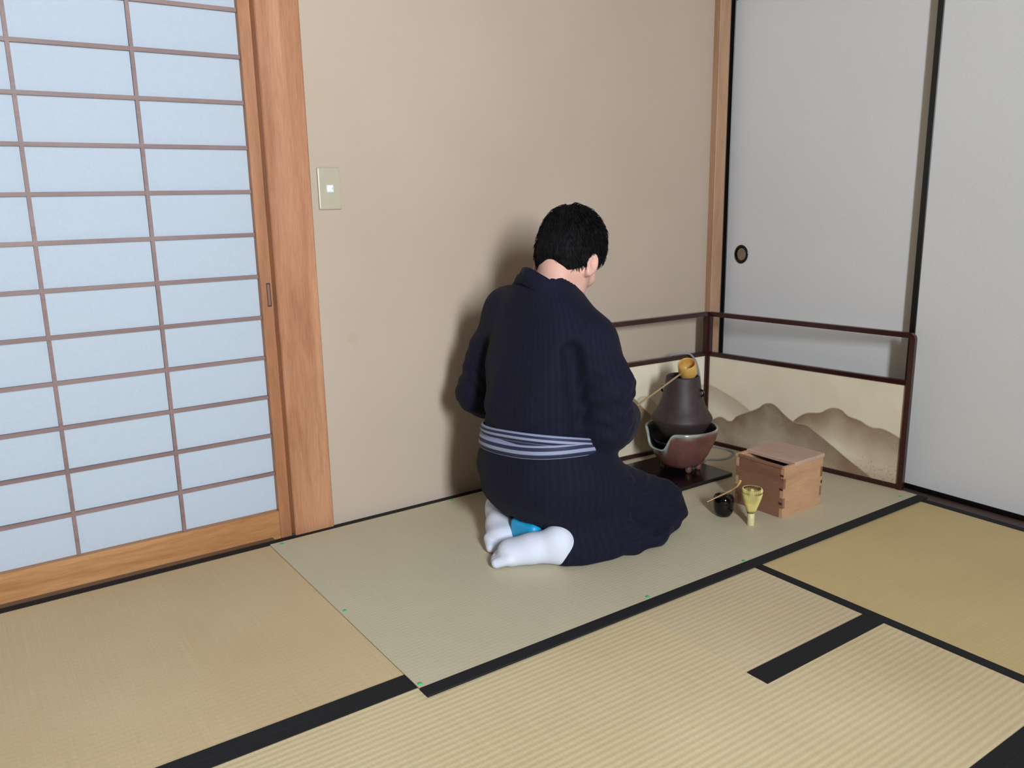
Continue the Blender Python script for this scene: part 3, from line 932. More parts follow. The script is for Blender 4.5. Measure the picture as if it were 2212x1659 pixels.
# ------------------------------------------------------------------ the kneeling person
class Field:
    """signed distance grid; smooth unions of simple shapes, meshed with surface nets"""

    def __init__(self, lo_, hi_, h):
        self.lo = np.array(lo_, float)
        self.h = h
        self.n = np.ceil((np.array(hi_, float) - self.lo) / h).astype(int) + 1
        self.F = np.full(self.n, 1.0, np.float32)

    def sub(self, lo_, hi_, pad):
        i0 = np.maximum(np.floor((np.array(lo_) - pad - self.lo) / self.h).astype(int), 0)
        i1 = np.minimum(np.ceil((np.array(hi_) + pad - self.lo) / self.h).astype(int) + 1, self.n)
        i1 = np.maximum(i1, i0)
        sl = tuple(slice(a, b) for a, b in zip(i0, i1))
        ax = [self.lo[k] + self.h * np.arange(i0[k], i1[k]) for k in range(3)]
        X, Y, Z = np.meshgrid(*ax, indexing='ij')
        return sl, X, Y, Z

    def comb(self, sl, d, k, op):
        A = self.F[sl]
        d = d.astype(np.float32)
        if op == 'sub':
            d = -d
            if k > 0:
                hh = np.clip(0.5 - 0.5 * (A - d) / k, 0, 1)
                self.F[sl] = A * (1 - hh) + d * hh + k * hh * (1 - hh)
            else:
                self.F[sl] = np.maximum(A, d)
            return
        if k > 0:
            hh = np.clip(0.5 + 0.5 * (A - d) / k, 0, 1)
            self.F[sl] = A * (1 - hh) + d * hh - k * hh * (1 - hh)
        else:
            self.F[sl] = np.minimum(A, d)

    def cap(self, a, b, ra, rb=None, k=0.02, op='add'):
        rb = ra if rb is None else rb
        a, b = np.array(a, float), np.array(b, float)
        r = max(ra, rb)
        sl, X, Y, Z = self.sub(np.minimum(a, b) - r, np.maximum(a, b) + r, 0.06 + k)
        ab = b - a
        L2 = max((ab ** 2).sum(), 1e-9)
        tt = np.clip(((X - a[0]) * ab[0] + (Y - a[1]) * ab[1] + (Z - a[2]) * ab[2]) / L2, 0, 1)
        d = np.sqrt((X - a[0] - tt * ab[0]) ** 2 + (Y - a[1] - tt * ab[1]) ** 2 + (Z - a[2] - tt * ab[2]) ** 2) - (ra + (rb - ra) * tt)
        self.comb(sl, d, k, op)

    def ell(self, c, rad, rot=None, k=0.02, op='add'):
        """ellipsoid; rot: 3x3 with the local axes as columns"""
        c, rad = np.array(c, float), np.array(rad, float)
        R_ = np.eye(3) if rot is None else np.array(rot)
        m = rad.max()
        sl, X, Y, Z = self.sub(c - m, c + m, 0.06 + k)
        dx, dy, dz = X - c[0], Y - c[1], Z - c[2]
        q = [R_[0, i] * dx + R_[1, i] * dy + R_[2, i] * dz for i in range(3)]
        k0 = np.sqrt(sum((q[i] / rad[i]) ** 2 for i in range(3)))
        k1 = np.sqrt(sum((q[i] / rad[i] ** 2) ** 2 for i in range(3))) + 1e-9
        self.comb(sl, k0 * (k0 - 1) / k1, k, op)

    def fn(self, lo_, hi_, f, k=0.0, op='add', pad=0.05):
        sl, X, Y, Z = self.sub(lo_, hi_, pad)
        self.comb(sl, f(X, Y, Z), k, op)

    def mesh(self):
        F = self.F
        S = F < 0
        nx, ny, nz = F.shape
        c = np.zeros((nx - 1, ny - 1, nz - 1), np.int8)
        for i in (0, 1):
            for j in (0, 1):
                for k in (0, 1):
                    c += S[i:nx - 1 + i, j:ny - 1 + j, k:nz - 1 + k]
        act = (c > 0) & (c < 8)
        idx = np.argwhere(act)
        num = -np.ones(act.shape, np.int64)
        num[act] = np.arange(len(idx))
        corners = [(i, j, k) for i in (0, 1) for j in (0, 1) for k in (0, 1)]
        val = {q: F[idx[:, 0] + q[0], idx[:, 1] + q[1], idx[:, 2] + q[2]].astype(float) for q in corners}
        acc = np.zeros((len(idx), 3))
        cnt = np.zeros(len(idx))
        for q in corners:
            for ax in range(3):
                if q[ax] == 0:
                    q2 = list(q)
                    q2[ax] = 1
                    q2 = tuple(q2)
                    a, b = val[q], val[q2]
                    m = (a < 0) != (b < 0)
                    tt = np.where(m, a / np.where(m, a - b, 1), 0)
                    p = np.array(q, float)[None, :].repeat(len(idx), 0)
                    p[:, ax] += tt
                    acc += p * m[:, None]
                    cnt += m
        V = self.lo + self.h * (idx + acc / cnt[:, None])
        faces = []
        for ax in range(3):
            sh_a = [slice(None)] * 3
            sh_b = [slice(None)] * 3
            sh_a[ax] = slice(0, -1)
            sh_b[ax] = slice(1, None)
            A, B = S[tuple(sh_a)], S[tuple(sh_b)]
            o1, o2 = [(1, 2), (2, 0), (0, 1)][ax]
            e = np.argwhere(A != B)
            ok = (e[:, o1] > 0) & (e[:, o2] > 0) & (e[:, o1] < act.shape[o1]) & (e[:, o2] < act.shape[o2])
            e = e[ok]
            inside = A[e[:, 0], e[:, 1], e[:, 2]]
            quad = []
            for d1, d2 in ((-1, -1), (0, -1), (0, 0), (-1, 0)):
                q = e.copy()
                q[:, o1] += d1
                q[:, o2] += d2
                quad.append(num[q[:, 0], q[:, 1], q[:, 2]])
            quad = np.stack(quad, 1)
            quad[~inside] = quad[~inside][:, ::-1]
            faces.append(quad)
        return V, np.concatenate(faces)

    def obj(self, name, mat, parent=None, smooth_it=0):
        V, Q = self.mesh()
        if smooth_it:
            e = np.concatenate([Q[:, [0, 1]], Q[:, [1, 2]], Q[:, [2, 3]], Q[:, [3, 0]]])
            for _ in range(smooth_it):
                s = np.zeros_like(V)
                n_ = np.zeros(len(V))
                np.add.at(s, e[:, 0], V[e[:, 1]])
                np.add.at(n_, e[:, 0], 1)
                V = V * 0.5 + 0.5 * s / np.maximum(n_, 1)[:, None]
        me = bpy.data.meshes.new(name)
        me.vertices.add(len(V))
        me.vertices.foreach_set('co', V.astype(np.float32).ravel())
        me.loops.add(Q.size)
        me.loops.foreach_set('vertex_index', Q.astype(np.int32).ravel())
        me.polygons.add(len(Q))
        me.polygons.foreach_set('loop_start', np.arange(0, Q.size, 4, dtype=np.int32))
        me.polygons.foreach_set('use_smooth', np.ones(len(Q), bool))
        me.update()
        me.validate()
        o_ = bpy.data.objects.new(name, me)
        me.materials.append(mat)
        link(o_, parent)
        return o_, V


PHI = math.radians(7)
PC = (1.405, 1.835)
cf, sf = math.cos(PHI), math.sin(PHI)


def P(u, v, z):
    """person frame (u forward, v to his left, z up) to world"""
    return np.array((PC[0] + u * cf - v * sf, PC[1] + u * sf + v * cf, z))


def LOC(X, Y):
    dx, dy = X - PC[0], Y - PC[1]
    return dx * cf + dy * sf, -dx * sf + dy * cf


FU = np.array((cf, sf, 0.0))
FV = np.array((-sf, cf, 0.0))
FZ = np.array((0, 0, 1.0))
FR = np.stack([FU, FV, FZ], 1)

# joints (u, v, z)
SHO = {-1: (0.012, -0.162, 0.604), 1: (-0.015, 0.182, 0.662)}
ELB = {-1: (0.042, -0.168, 0.385), 1: (-0.035, 0.275, 0.42)}
WRI = {-1: (0.292, -0.026, 0.335), 1: (0.165, 0.205, 0.305)}
HIP = {-1: (-0.03, -0.10, 0.20), 1: (-0.03, 0.10, 0.20)}
KNE = {-1: (0.315, -0.150, 0.082), 1: (0.325, 0.135, 0.085)}
HEADC = (0.072, -0.012, 0.840)
PITCH = math.radians(43)
YAWH = math.radians(16)
hf = FU * math.cos(YAWH) * math.cos(PITCH) + FV * math.sin(YAWH) * math.cos(PITCH) - FZ * math.sin(PITCH)
hl = np.cross(FZ, FU * math.cos(YAWH) + FV * math.sin(YAWH))
hu = np.cross(hf, hl)
HR = np.stack([hf, hl, hu], 1)
HC = P(*HEADC)


def H(f_, l_, h_):
    return HC + hf * f_ + hl * l_ + hu * h_


def HLOC(X, Y, Z):
    dx, dy, dz = X - HC[0], Y - HC[1], Z - HC[2]
    return [HR[0, i] * dx + HR[1, i] * dy + HR[2, i] * dz for i in range(3)]


t = NT('skin')
v = t.coord()
f = t.noise(v, 14, 4)
t.base(t.ramp(f, [(0.3, s2l((212, 162, 148))), (0.7, s2l((226, 180, 166)))]))
t.setp(Roughness=0.5)
t.p.inputs['Subsurface Weight'].default_value = 0.12
t.p.inputs['Subsurface Radius'].default_value = (0.01, 0.004, 0.002)
t.p.inputs['Subsurface Scale'].default_value = 0.6
t.bump(t.noise(v, 300, 3), 0.08, 0.0006)
M['skin'] = t.m

def cush(X, Y, Z):
    u, w_ = LOC(X, Y)
    q = np.stack([np.abs(u + 0.058) - 0.066, np.abs(w_ + 0.018) - 0.034, np.abs(Z - 0.057) - 0.032])
    return np.sqrt((np.maximum(q, 0) ** 2).sum(0)) + np.minimum(q.max(0), 0) - 0.018


B = Field((1.08, 1.48, 0.0), (2.02, 2.24, 1.02), 0.0042)
# torso, hidden under the clothes
B.ell(P(-0.02, 0, 0.24), (0.13, 0.155, 0.12), FR, 0.03)
B.ell(P(-0.02, 0, 0.40), (0.105, 0.14, 0.16), FR, 0.06)
B.ell(P(0.0, 0, 0.56), (0.09, 0.125, 0.13), FR, 0.06)
B.cap(P(-0.01, -0.10, 0.615), P(-0.01, 0.11, 0.63), 0.05, None, 0.05)
B.cap(P(-0.015, -0.004, 0.70), H(-0.040, 0, -0.060), 0.056, 0.052, 0.035)
# head
B.ell(H(-0.012, 0, 0.028), (0.096, 0.074, 0.086), HR, 0.02)
B.ell(H(-0.03, 0, -0.015), (0.075, 0.068, 0.07), HR, 0.03)
B.ell(H(0.028, 0, -0.035), (0.066, 0.060, 0.085), HR, 0.03)
B.ell(H(0.046, 0, -0.098), (0.036, 0.034, 0.026), HR, 0.03)
for s in (-1, 1):
    B.cap(H(0.06, s * 0.022, -0.105), H(-0.008, s * 0.056, -0.062), 0.017, 0.019, 0.03)      # jaw
    B.ell(H(0.066, s * 0.036, -0.032), (0.022, 0.022, 0.018), HR, 0.02)                        # cheekbone
    B.ell(H(0.083, s * 0.030, 0.022), (0.012, 0.024, 0.008), HR, 0.012)                        # brow
    B.ell(H(0.092, s * 0.031, 0.002), (0.014, 0.016, 0.010), HR, 0.012, 'sub')                 # eye socket
    B.ell(H(0.080, s * 0.031, 0.002), (0.0115, 0.013, 0.0105), HR, 0.003)                      # eyelid and eye
    # ear
    ec = H(-0.010, s * 0.0735, -0.045)
    tl = np.array(hf) * -0.35 + np.array(hl) * s * 0.94
    tl /= np.linalg.norm(tl)
    ax2 = np.cross(hu, tl)
    ER = np.stack([ax2, tl, np.cross(ax2, tl)], 1)
    B.ell(ec + tl * 0.011, (0.021, 0.009, 0.036), ER, 0.006)
    B.ell(ec + tl * 0.004 - hu * 0.026 + hf * 0.003, (0.010, 0.007, 0.011), ER, 0.006)
    B.ell(ec + tl * 0.019 + hu * 0.004, (0.011, 0.006, 0.021), ER, 0.005, 'sub')
    B.ell(ec - hf * 0.016 + hl * s * 0.001, (0.010, 0.0045, 0.026), ER, 0.006, 'sub')
    B.cap(H(0.088, s * 0.010, -0.052), H(0.088, s * 0.012, -0.052), 0.009, None, 0.008)        # nostril wing
B.cap(H(0.089, 0, 0.008), H(0.106, 0, -0.040), 0.008, 0.0105, 0.012)                          # nose
B.ell(H(0.087, 0, -0.073), (0.010, 0.022, 0.0055), HR, 0.006)                                  # lips
B.ell(H(0.085, 0, -0.083), (0.010, 0.018, 0.006), HR, 0.006)
B.ell(H(0.097, 0, -0.0782), (0.006, 0.021, 0.0016), HR, 0.002, 'sub')


def finger(base, dirs, lens, r0):
    p = np.array(base, float)
    rr = r0
    for d_, l_ in zip(dirs, lens):
        d_ = np.array(d_) / np.linalg.norm(d_)
        q = p + d_ * l_
        B.cap(p, q, rr, rr * 0.9, 0.004)
        p, rr = q, rr * 0.9


def hand(wrist, fwd, normal, thumb_side, curl):
    """wrist point, pointing direction, palm normal (towards the palm side), direction of the thumb side"""
    fwd = fwd / np.linalg.norm(fwd)
    normal = normal - fwd * normal.dot(fwd)
    normal /= np.linalg.norm(normal)
    side = np.cross(fwd, normal)
    if side.dot(thumb_side) < 0:
        side = -side
    R_ = np.stack([fwd, side, normal], 1)
    B.ell(wrist + fwd * 0.048, (0.054, 0.040, 0.0155), R_, 0.012)
    B.cap(wrist, wrist + fwd * 0.03, 0.023, 0.02, 0.012)
    for j, (off, ln, tl) in enumerate(((0.028, 0.086, 0.0), (0.0095, 0.094, 0.004), (-0.0095, 0.088, 0.002), (-0.027, 0.070, -0.006))):
        b = wrist + fwd * (0.086 + tl) + side * off
        ds = []
        for c_ in np.cumsum(curl):
            ds.append(fwd * math.cos(c_) + normal * math.sin(c_) + side * off * 1.2)
        finger(b, ds, (ln * 0.44, ln * 0.31, ln * 0.25), 0.0092 if j < 3 else 0.008)
    tb = wrist + fwd * 0.028 + side * 0.027 + normal * 0.004
    finger(tb, [side * 0.75 + fwd * 0.65 + normal * 0.35, fwd * 0.9 + normal * 0.55 + side * 0.2, fwd * 0.85 + normal * 0.6 - side * 0.15], (0.034, 0.030, 0.024), 0.0112)


for s in (-1, 1):
    B.cap(P(SHO[s][0], SHO[s][1] * 0.92, SHO[s][2] - 0.02), P(*ELB[s]), 0.042, 0.040, 0.03)
    B.cap(P(*ELB[s]), P(*WRI[s]), 0.040, 0.026, 0.02)
    B.cap(P(*HIP[s]), P(*KNE[s]), 0.078, 0.058, 0.03)
    B.cap(P(KNE[s][0], KNE[s][1], 0.065), P(-0.05, s * 0.125, 0.058), 0.050, 0.036, 0.02)
wr = P(*WRI[-1])
hand(wr, FU * 0.66 + FV * 0.72 - FZ * 0.22, -FZ, -FU * 0.72 + FV * 0.66, (0.75, 1.15, 0.9))      # closes over the ladle handle
wl = P(*WRI[1])
hand(wl, FU * 0.85 - FV * 0.3 - FZ * 0.42, -FZ - FU * 0.3, -FV, (0.15, 0.3, 0.2))

# feet (inside the socks): toes near the midline, heels turned outwards, soles up
FEET = {-1: dict(toe=np.array((1.188, 1.788, 0)), heel=np.array((1.318, 1.682, 0))),
        1: dict(toe=np.array((1.238, 1.852, 0)), heel=np.array((1.326, 1.998, 0)))}
for s in (-1, 1):
    a, b = FEET[s]['toe'].copy(), FEET[s]['heel'].copy()
    a[2], b[2] = 0.038, 0.055
    a = a + (b - a) * 0.25
    B.cap(a, b, 0.013, 0.018, 0.005)
    B.cap(b, P(-0.0, s * 0.13, 0.06), 0.020, 0.032, 0.005)
B.fn((1.2, 1.7, 0.0), (1.5, 1.96, 0.13), lambda X, Y, Z: cush(X, Y, Z) - 0.012, 0, 'sub')
B.fn((1.0, 1.4, -0.1), (2.1, 2.3, 0.02), lambda X, Y, Z: Z - (T0 + 0.004), 0, 'sub', 0.0)

person, PV = B.obj('person', M['skin'], None, 1)
tag(person, 'person in a dark striped kimono kneeling with back to the camera before the brazier', 'person')
person['pose'] = 'kneeling'

# ---- hair
t = NT('black_hair')
v = t.coord((1, 1, 1))
f = t.noise(v, 90, 4)
t.base(t.ramp(f, [(0.3, (0.003, 0.003, 0.004)), (0.7, (0.008, 0.0075, 0.0085))]))
t.setp(Roughness=0.8)
t.p.inputs['Specular IOR Level'].default_value = 0.15
t.bump(f, 0.4, 0.003)
M['hair'] = t.m
HB = Field(HC - 0.17, HC + 0.17, 0.0034)


def hair_cap(X, Y, Z):
    f_, l_, h_ = HLOC(X, Y, Z)
    k0 = np.sqrt(((f_ + 0.012) / 0.110) ** 2 + (l_ / 0.0875) ** 2 + ((h_ - 0.030) / 0.100) ** 2)
    d1 = (k0 - 1) * 0.09
    k1 = np.sqrt(((f_ + 0.038) / 0.080) ** 2 + (l_ / 0.0745) ** 2 + ((h_ + 0.034) / 0.080) ** 2)
    d2 = (k1 - 1) * 0.075
    kk = 0.03
    hh = np.clip(0.5 + 0.5 * (d1 - d2) / kk, 0, 1)
    d = d1 * (1 - hh) + d2 * hh - kk * hh * (1 - hh)
    d += 0.0016 * np.sin(f_ * 120 + 30 * h_) * np.sin(l_ * 140 + 2) + 0.0007 * np.sin(f_ * 260 + l_ * 170) * np.sin(h_ * 210 + l_ * 90)
    return d


def hairline(f_, l_):
    """lowest height that still carries hair"""
    xs = np.array([-0.13, -0.075, -0.05, -0.034, -0.022, -0.008, 0.010, 0.020, 0.034, 0.044, 0.056, 0.072, 0.11])
    ys = np.array([-0.066, -0.092, -0.094, -0.076, -0.052, -0.014, -0.004, -0.022, -0.048, -0.022, 0.026, 0.050, 0.058])
    return np.interp(f_, xs, ys)


HB.fn(HC - 0.16, HC + 0.16, hair_cap)


def below(X, Y, Z):
    f_, l_, h_ = HLOC(X, Y, Z)
    d = h_ - hairline(f_, l_)
    return np.maximum(d, -0.5) * 0.8


HB.fn(HC - 0.17, HC + 0.17, below, 0.006, 'sub', 0.0)
hair, HV = HB.obj('hair', M['hair'], person, 1)
# short strands lifted off the cap, combed down from the crown
Vs, Fs = [], []
crown = H(-0.075, 0.005, 0.085)
pick = rng.choice(len(HV), 5200)
hc_in = H(-0.012, 0, 0.02)
for i in pick:
    p = HV[i]
    nrm = p - hc_in
    nrm /= np.linalg.norm(nrm)
    if (p - HC).dot(hu) < -0.080:
        continue
    d_ = p - crown
    d_ = d_ - nrm * d_.dot(nrm)
    if np.linalg.norm(d_) < 1e-4:
        continue
    d_ /= np.linalg.norm(d_)
    d_ = d_ + rng.normal(0, 0.25, 3)
    d_ = d_ - nrm * d_.dot(nrm)
    d_ /= np.linalg.norm(d_)
    ln = rng.uniform(0.012, 0.026)
    lift = rng.uniform(0.0005, 0.0058)
    pts = [p - nrm * 0.001, p + d_ * ln * 0.5 + nrm * (lift - ln * ln * 0.25 * 4), p + d_ * ln + nrm * (lift - ln * ln * 4.0)]
    sd = np.cross(nrm, d_)
    b = len(Vs)
    for q, r in zip(pts, (0.0011, 0.0009, 0.0002)):
        Vs += [q + sd * r, q - sd * r * 0.5 + nrm * r * 0.8, q - sd * r * 0.5 - nrm * r * 0.8]
    for j in range(2):
        for k in range(3):
            k2 = (k + 1) % 3
            Fs.append((b + j * 3 + k, b + j * 3 + k2, b + j * 3 + 3 + k2, b + j * 3 + 3 + k))
st = mesh_obj('hair_strands', Vs, Fs, M['hair'], hair, True)
st['kind'] = 'stuff'

# ---- socks
t = NT('white_sock_knit')
v = t.coord()
rb = t.n('ShaderNodeTexWave')
rb.inputs['Scale'].default_value = 160
rb.inputs['Distortion'].default_value = 2
t.l(v, rb.inputs['Vector'])
t.base((0.68, 0.72, 0.84))
t.setp(Roughness=0.85)
t.bump(rb.outputs['Fac'], 0.12, 0.0008)
M['sock'] = t.m


def sock(s):
    toe, heel = FEET[s]['toe'], FEET[s]['heel']
    S_ = Field(np.minimum(toe, heel) - np.array((0.12, 0.12, 0.0)), np.maximum(toe, heel) + np.array((0.14, 0.12, 0.16)), 0.0034)
    ax = (heel - toe) / np.linalg.norm(heel - toe)
    sd = np.array((-ax[1], ax[0], 0))
    if sd[0] > 0:
        sd = -sd                                   # sd: towards the back (away from his body)
    up = FZ

    def q(a, b, c):                                # a: 0 toe .. 1 heel, b sideways towards the back, c height
        return toe + (heel - toe) * a + sd * b + up * c
    S_.cap(q(0.14, 0.0, 0.042), q(0.55, 0.0, 0.052), 0.032, 0.034, 0.02)
    S_.cap(q(0.18, 0.018, 0.036), q(0.5, 0.010, 0.048), 0.027, 0.030, 0.02)
    S_.cap(q(0.18, -0.020, 0.044), q(0.5, -0.010, 0.054), 0.027, 0.030, 0.02)
    S_.cap(q(0.55, 0.0, 0.055), q(0.93, 0.0, 0.076), 0.036, 0.036, 0.025)
    S_.ell(q(0.97, 0.002, 0.083), (0.036, 0.036, 0.038), None, 0.02)
    S_.cap(q(0.8, -0.004, 0.045), q(0.98, 0.0, 0.045), 0.034, 0.036, 0.02)
    S_.cap(q(0.92, -0.01, 0.062), P(-0.03, s * 0.135, 0.062), 0.036, 0.046, 0.03)
    if s > 0:
        S_.cap(q(0.14, -0.048, 0.046), q(0.42, -0.034, 0.054), 0.026, 0.030, 0.02)
    # toes
    for j, (b, r, l0) in enumerate(((0.036, 0.0140, -0.02), (0.0185, 0.0130, -0.045), (0.001, 0.0128, -0.05), (-0.016, 0.0125, -0.04), (-0.032, 0.012, -0.015))):
        S_.cap(q(0.16, b, 0.036), q(l0 - 0.03, b * 0.92, 0.022), r * 1.18, r, 0.006)
    # knit creases across the sole
    S_.fn(S_.lo, S_.lo + S_.h * S_.n, lambda X, Y, Z: Z - (T0 + 0.001), 0.004, 'sub', 0)
    o_, V_s = S_.obj('sock', M['sock'], person, 1)
    return o_


sk_r = sock(-1)
sk_l = sock(1)

# ---- kimono
t = NT('navy_striped_kimono')
at = t.n('ShaderNodeAttribute')
at.attribute_name = 'stripe'
s1 = t.math('SINE', t.math('MULTIPLY', at.outputs['Fac'], 2 * math.pi / 0.0165))
s2 = t.math('SINE', t.math('MULTIPLY', at.outputs['Fac'], 2 * math.pi / 0.0055))
v = t.coord()
thread = t.noise(v, 240, 3)
f = t.math('ADD', t.math('MULTIPLY', s1, 0.10), t.math('MULTIPLY', s2, 0.06))
f = t.math('ADD', t.math('ADD', f, 0.25), t.math('MULTIPLY', thread, 0.5))
t.base(t.ramp(f, [(0.2, (0.0044, 0.0045, 0.0135)), (0.55, (0.0064, 0.0064, 0.0200)), (0.9, (0.0108, 0.0100, 0.0250))]))
t.setp(Roughness=0.85)
t.p.inputs['Specular IOR Level'].default_value = 0.2
t.p.inputs['Sheen Weight'].default_value = 0.02
t.bump(t.math('ADD', thread, t.math('MULTIPLY', t.noise(v, 14, 3), 2.0)), 0.25, 0.003)
M['kimono'] = t.m

K = Field((1.06, 1.44, 0.0), (1.98, 2.24, 0.90), 0.0052)
# loft sections: z, u centre, v centre, half depth, half width
SEC = np.array([
    (0.00, -0.01, 0.00, 0.05, 0.08),
    (0.08, -0.015, 0.00, 0.095, 0.125),
    (0.12, -0.025, 0.00, 0.130, 0.158),
    (0.17, -0.035, 0.00, 0.155, 0.184),
    (0.22, -0.036, 0.00, 0.163, 0.194),
    (0.27, -0.035, 0.00, 0.162, 0.192),
    (0.33, -0.03, 0.00, 0.148, 0.174),
    (0.38, -0.03, 0.00, 0.146, 0.168),
    (0.46, -0.025, 0.00, 0.150, 0.170),
    (0.55, -0.018, 0.00, 0.146, 0.172),
    (0.60, -0.012, 0.00, 0.136, 0.168),
    (0.65, -0.012, 0.00, 0.120, 0.155),
    (0.69, -0.013, 0.00, 0.106, 0.130),
    (0.73, -0.015, 0.00, 0.094, 0.098),
    (0.77, -0.016, 0.00, 0.080, 0.078),
    (0.83, -0.02, 0.00, 0.066, 0.066)])


def smoothinterp(z, col):
    """smoothed linear interpolation of one section column"""
    o_ = 0
    for dz, w_ in ((-0.02, 0.25), (0, 0.5), (0.02, 0.25)):
        o_ = o_ + w_ * np.interp(z + dz, SEC[:, 0], SEC[:, col])
    return o_


def torso(X, Y, Z):
    u, v_ = LOC(X, Y)
    uc, vc, a, b = (smoothinterp(Z, i) for i in (1, 2, 3, 4))
    n_ = 2.5
    k0 = (np.abs((u - uc) / a) ** n_ + np.abs((v_ - vc) / b) ** n_) ** (1 / n_)
    d = (k0 - 1) * np.minimum(a, b) * 0.8
    ang = np.arctan2(v_ - vc, u - uc)
    back = np.clip((np.abs(ang) - 1.4) / 0.6, 0, 1)
    # cloth folds
    d = d + 0.0028 * np.sin(v_ * 46 + Z * 17 + 1.3 * np.sin(Z * 14)) * back * np.clip((0.70 - Z) / 0.2, 0, 1) * np.clip((Z - 0.36) / 0.1, 0, 1)
    d = d + 0.0035 * np.sin((Z - 0.5 * np.abs(v_)) * 80) * np.clip((Z - 0.36) / 0.03, 0, 1) * np.clip((0.47 - Z) / 0.06, 0, 1)
    neckline = 0.795 - (u + 0.08) * 0.85 + np.maximum(np.abs(v_) - 0.062, 0) * 3.0
    return np.maximum(d, np.maximum(np.maximum(Z - 0.795, (Z - neckline) * 0.7), 0.085 - Z))


K.fn(P(-0.26, -0.28, 0.08), P(0.26, 0.28, 0.80), torso, 0, 'add', 0.06)
for s in (-1, 1):
    sh_, el, wr_ = SHO[s], ELB[s], WRI[s]
    mid = tuple((a + b) / 2 for a, b in zip(sh_, el)) if s > 0 else (0.030, -0.186, 0.500)
    K.cap(P(sh_[0], sh_[1] * 0.86, sh_[2] + 0.006), P(mid[0], mid[1], mid[2]), 0.066 if s > 0 else 0.060, 0.070, 0.04)
    K.cap(P(-0.016, s * 0.075, 0.700 if s > 0 else 0.668), P(sh_[0], sh_[1] * 0.85, sh_[2] + 0.012), 0.056, 0.060, 0.06)
    K.cap(P(*mid), P(*el), 0.070, 0.070, 0.02)
    K.cap(P(*el), P(el[0] + (wr_[0] - el[0]) * 0.86, el[1] + (wr_[1] - el[1]) * 0.86, el[2] + (wr_[2] - el[2]) * 0.86), 0.070, 0.056, 0.025)
    # hanging pouch of the sleeve under the forearm
    K.cap(P(el[0] + 0.03, el[1] + s * -0.01, el[2] - 0.030), P(el[0] + (wr_[0] - el[0]) * 0.72, el[1] + (wr_[1] - el[1]) * 0.72, el[2] - 0.085), 0.050, 0.040, 0.04)
    # thighs and lower legs under the skirt
    hp_, kn = HIP[s], KNE[s]
    K.cap(P(hp_[0] + 0.02, hp_[1] * 1.02, 0.205), P(kn[0] - 0.02, kn[1] * 0.98, 0.082), 0.112, 0.077, 0.05)
    K.cap(P(kn[0] - 0.01, kn[1] * 1.04, 0.075), P(0.05, s * 0.150, 0.066), 0.074, 0.066, 0.04)
    w3 = 0.222 if s < 0 else 0.175
    K.cap(P(-0.045, s * (w3 - 0.058), 0.040), P(kn[0] - 0.14, s * w3, 0.042), 0.046, 0.048, 0.03)
    K.cap(P(kn[0] - 0.14, s * w3, 0.042), P(kn[0] + 0.012, kn[1] * 1.06, 0.056), 0.048, 0.062, 0.03)
# lap: cloth spans between the thighs
K.cap(P(0.05, 0, 0.19), P(0.30, 0, 0.095), 0.10, 0.07, 0.05)
# rear flap over the buttocks, right hem lifted off the heel
K.cap(P(-0.092, -0.146, 0.040), P(0.08, -0.20, 0.045), 0.040, 0.05, 0.03)
K.cap(P(-0.060, -0.130, 0.10), P(0.08, -0.16, 0.10), 0.045, 0.06, 0.03)


def foldcut(a, b, r, k):
    K.cap(P(*a), P(*b), r, None, k, 'sub')


# creases: waist to thigh, armpits, long fold on the right thigh
foldcut((0.16, -0.215, 0.265), (0.01, -0.245, 0.225), 0.012, 0.03)
foldcut((0.20, -0.262, 0.120), (-0.00, -0.262, 0.150), 0.014, 0.03)
foldcut((0.33, -0.245, 0.085), (0.12, -0.262, 0.060), 0.010, 0.02)
foldcut((-0.080, -0.158, 0.60), (-0.062, -0.178, 0.37), 0.024, 0.018)
foldcut((-0.105, 0.170, 0.58), (-0.115, 0.19, 0.45), 0.020, 0.018)
# neck opening
K.cap(P(-0.012, 0, 0.70), P(0.03, 0, 0.90), 0.056, 0.062, 0.004, 'sub')
K.cap(P(0.075, 0, 0.68), P(0.09, 0, 0.86), 0.035, 0.06, 0.01, 'sub')
# sleeve openings
for s in (-1, 1):
    el, wr_ = np.array(ELB[s]), np.array(WRI[s])
    K.cap(P(*(el + (wr_ - el) * 0.78)), P(*(el + (wr_ - el) * 1.25)), 0.040, 0.046, 0.004, 'sub')
K.fn((1.2, 1.7, 0.0), (1.5, 1.96, 0.13), lambda X, Y, Z: cush(X, Y, Z) - 0.007, 0.004, 'sub')
K.fn(K.lo, K.lo + K.h * K.n, lambda X, Y, Z: Z - (T0 + 0.001), 0.004, 'sub', 0)


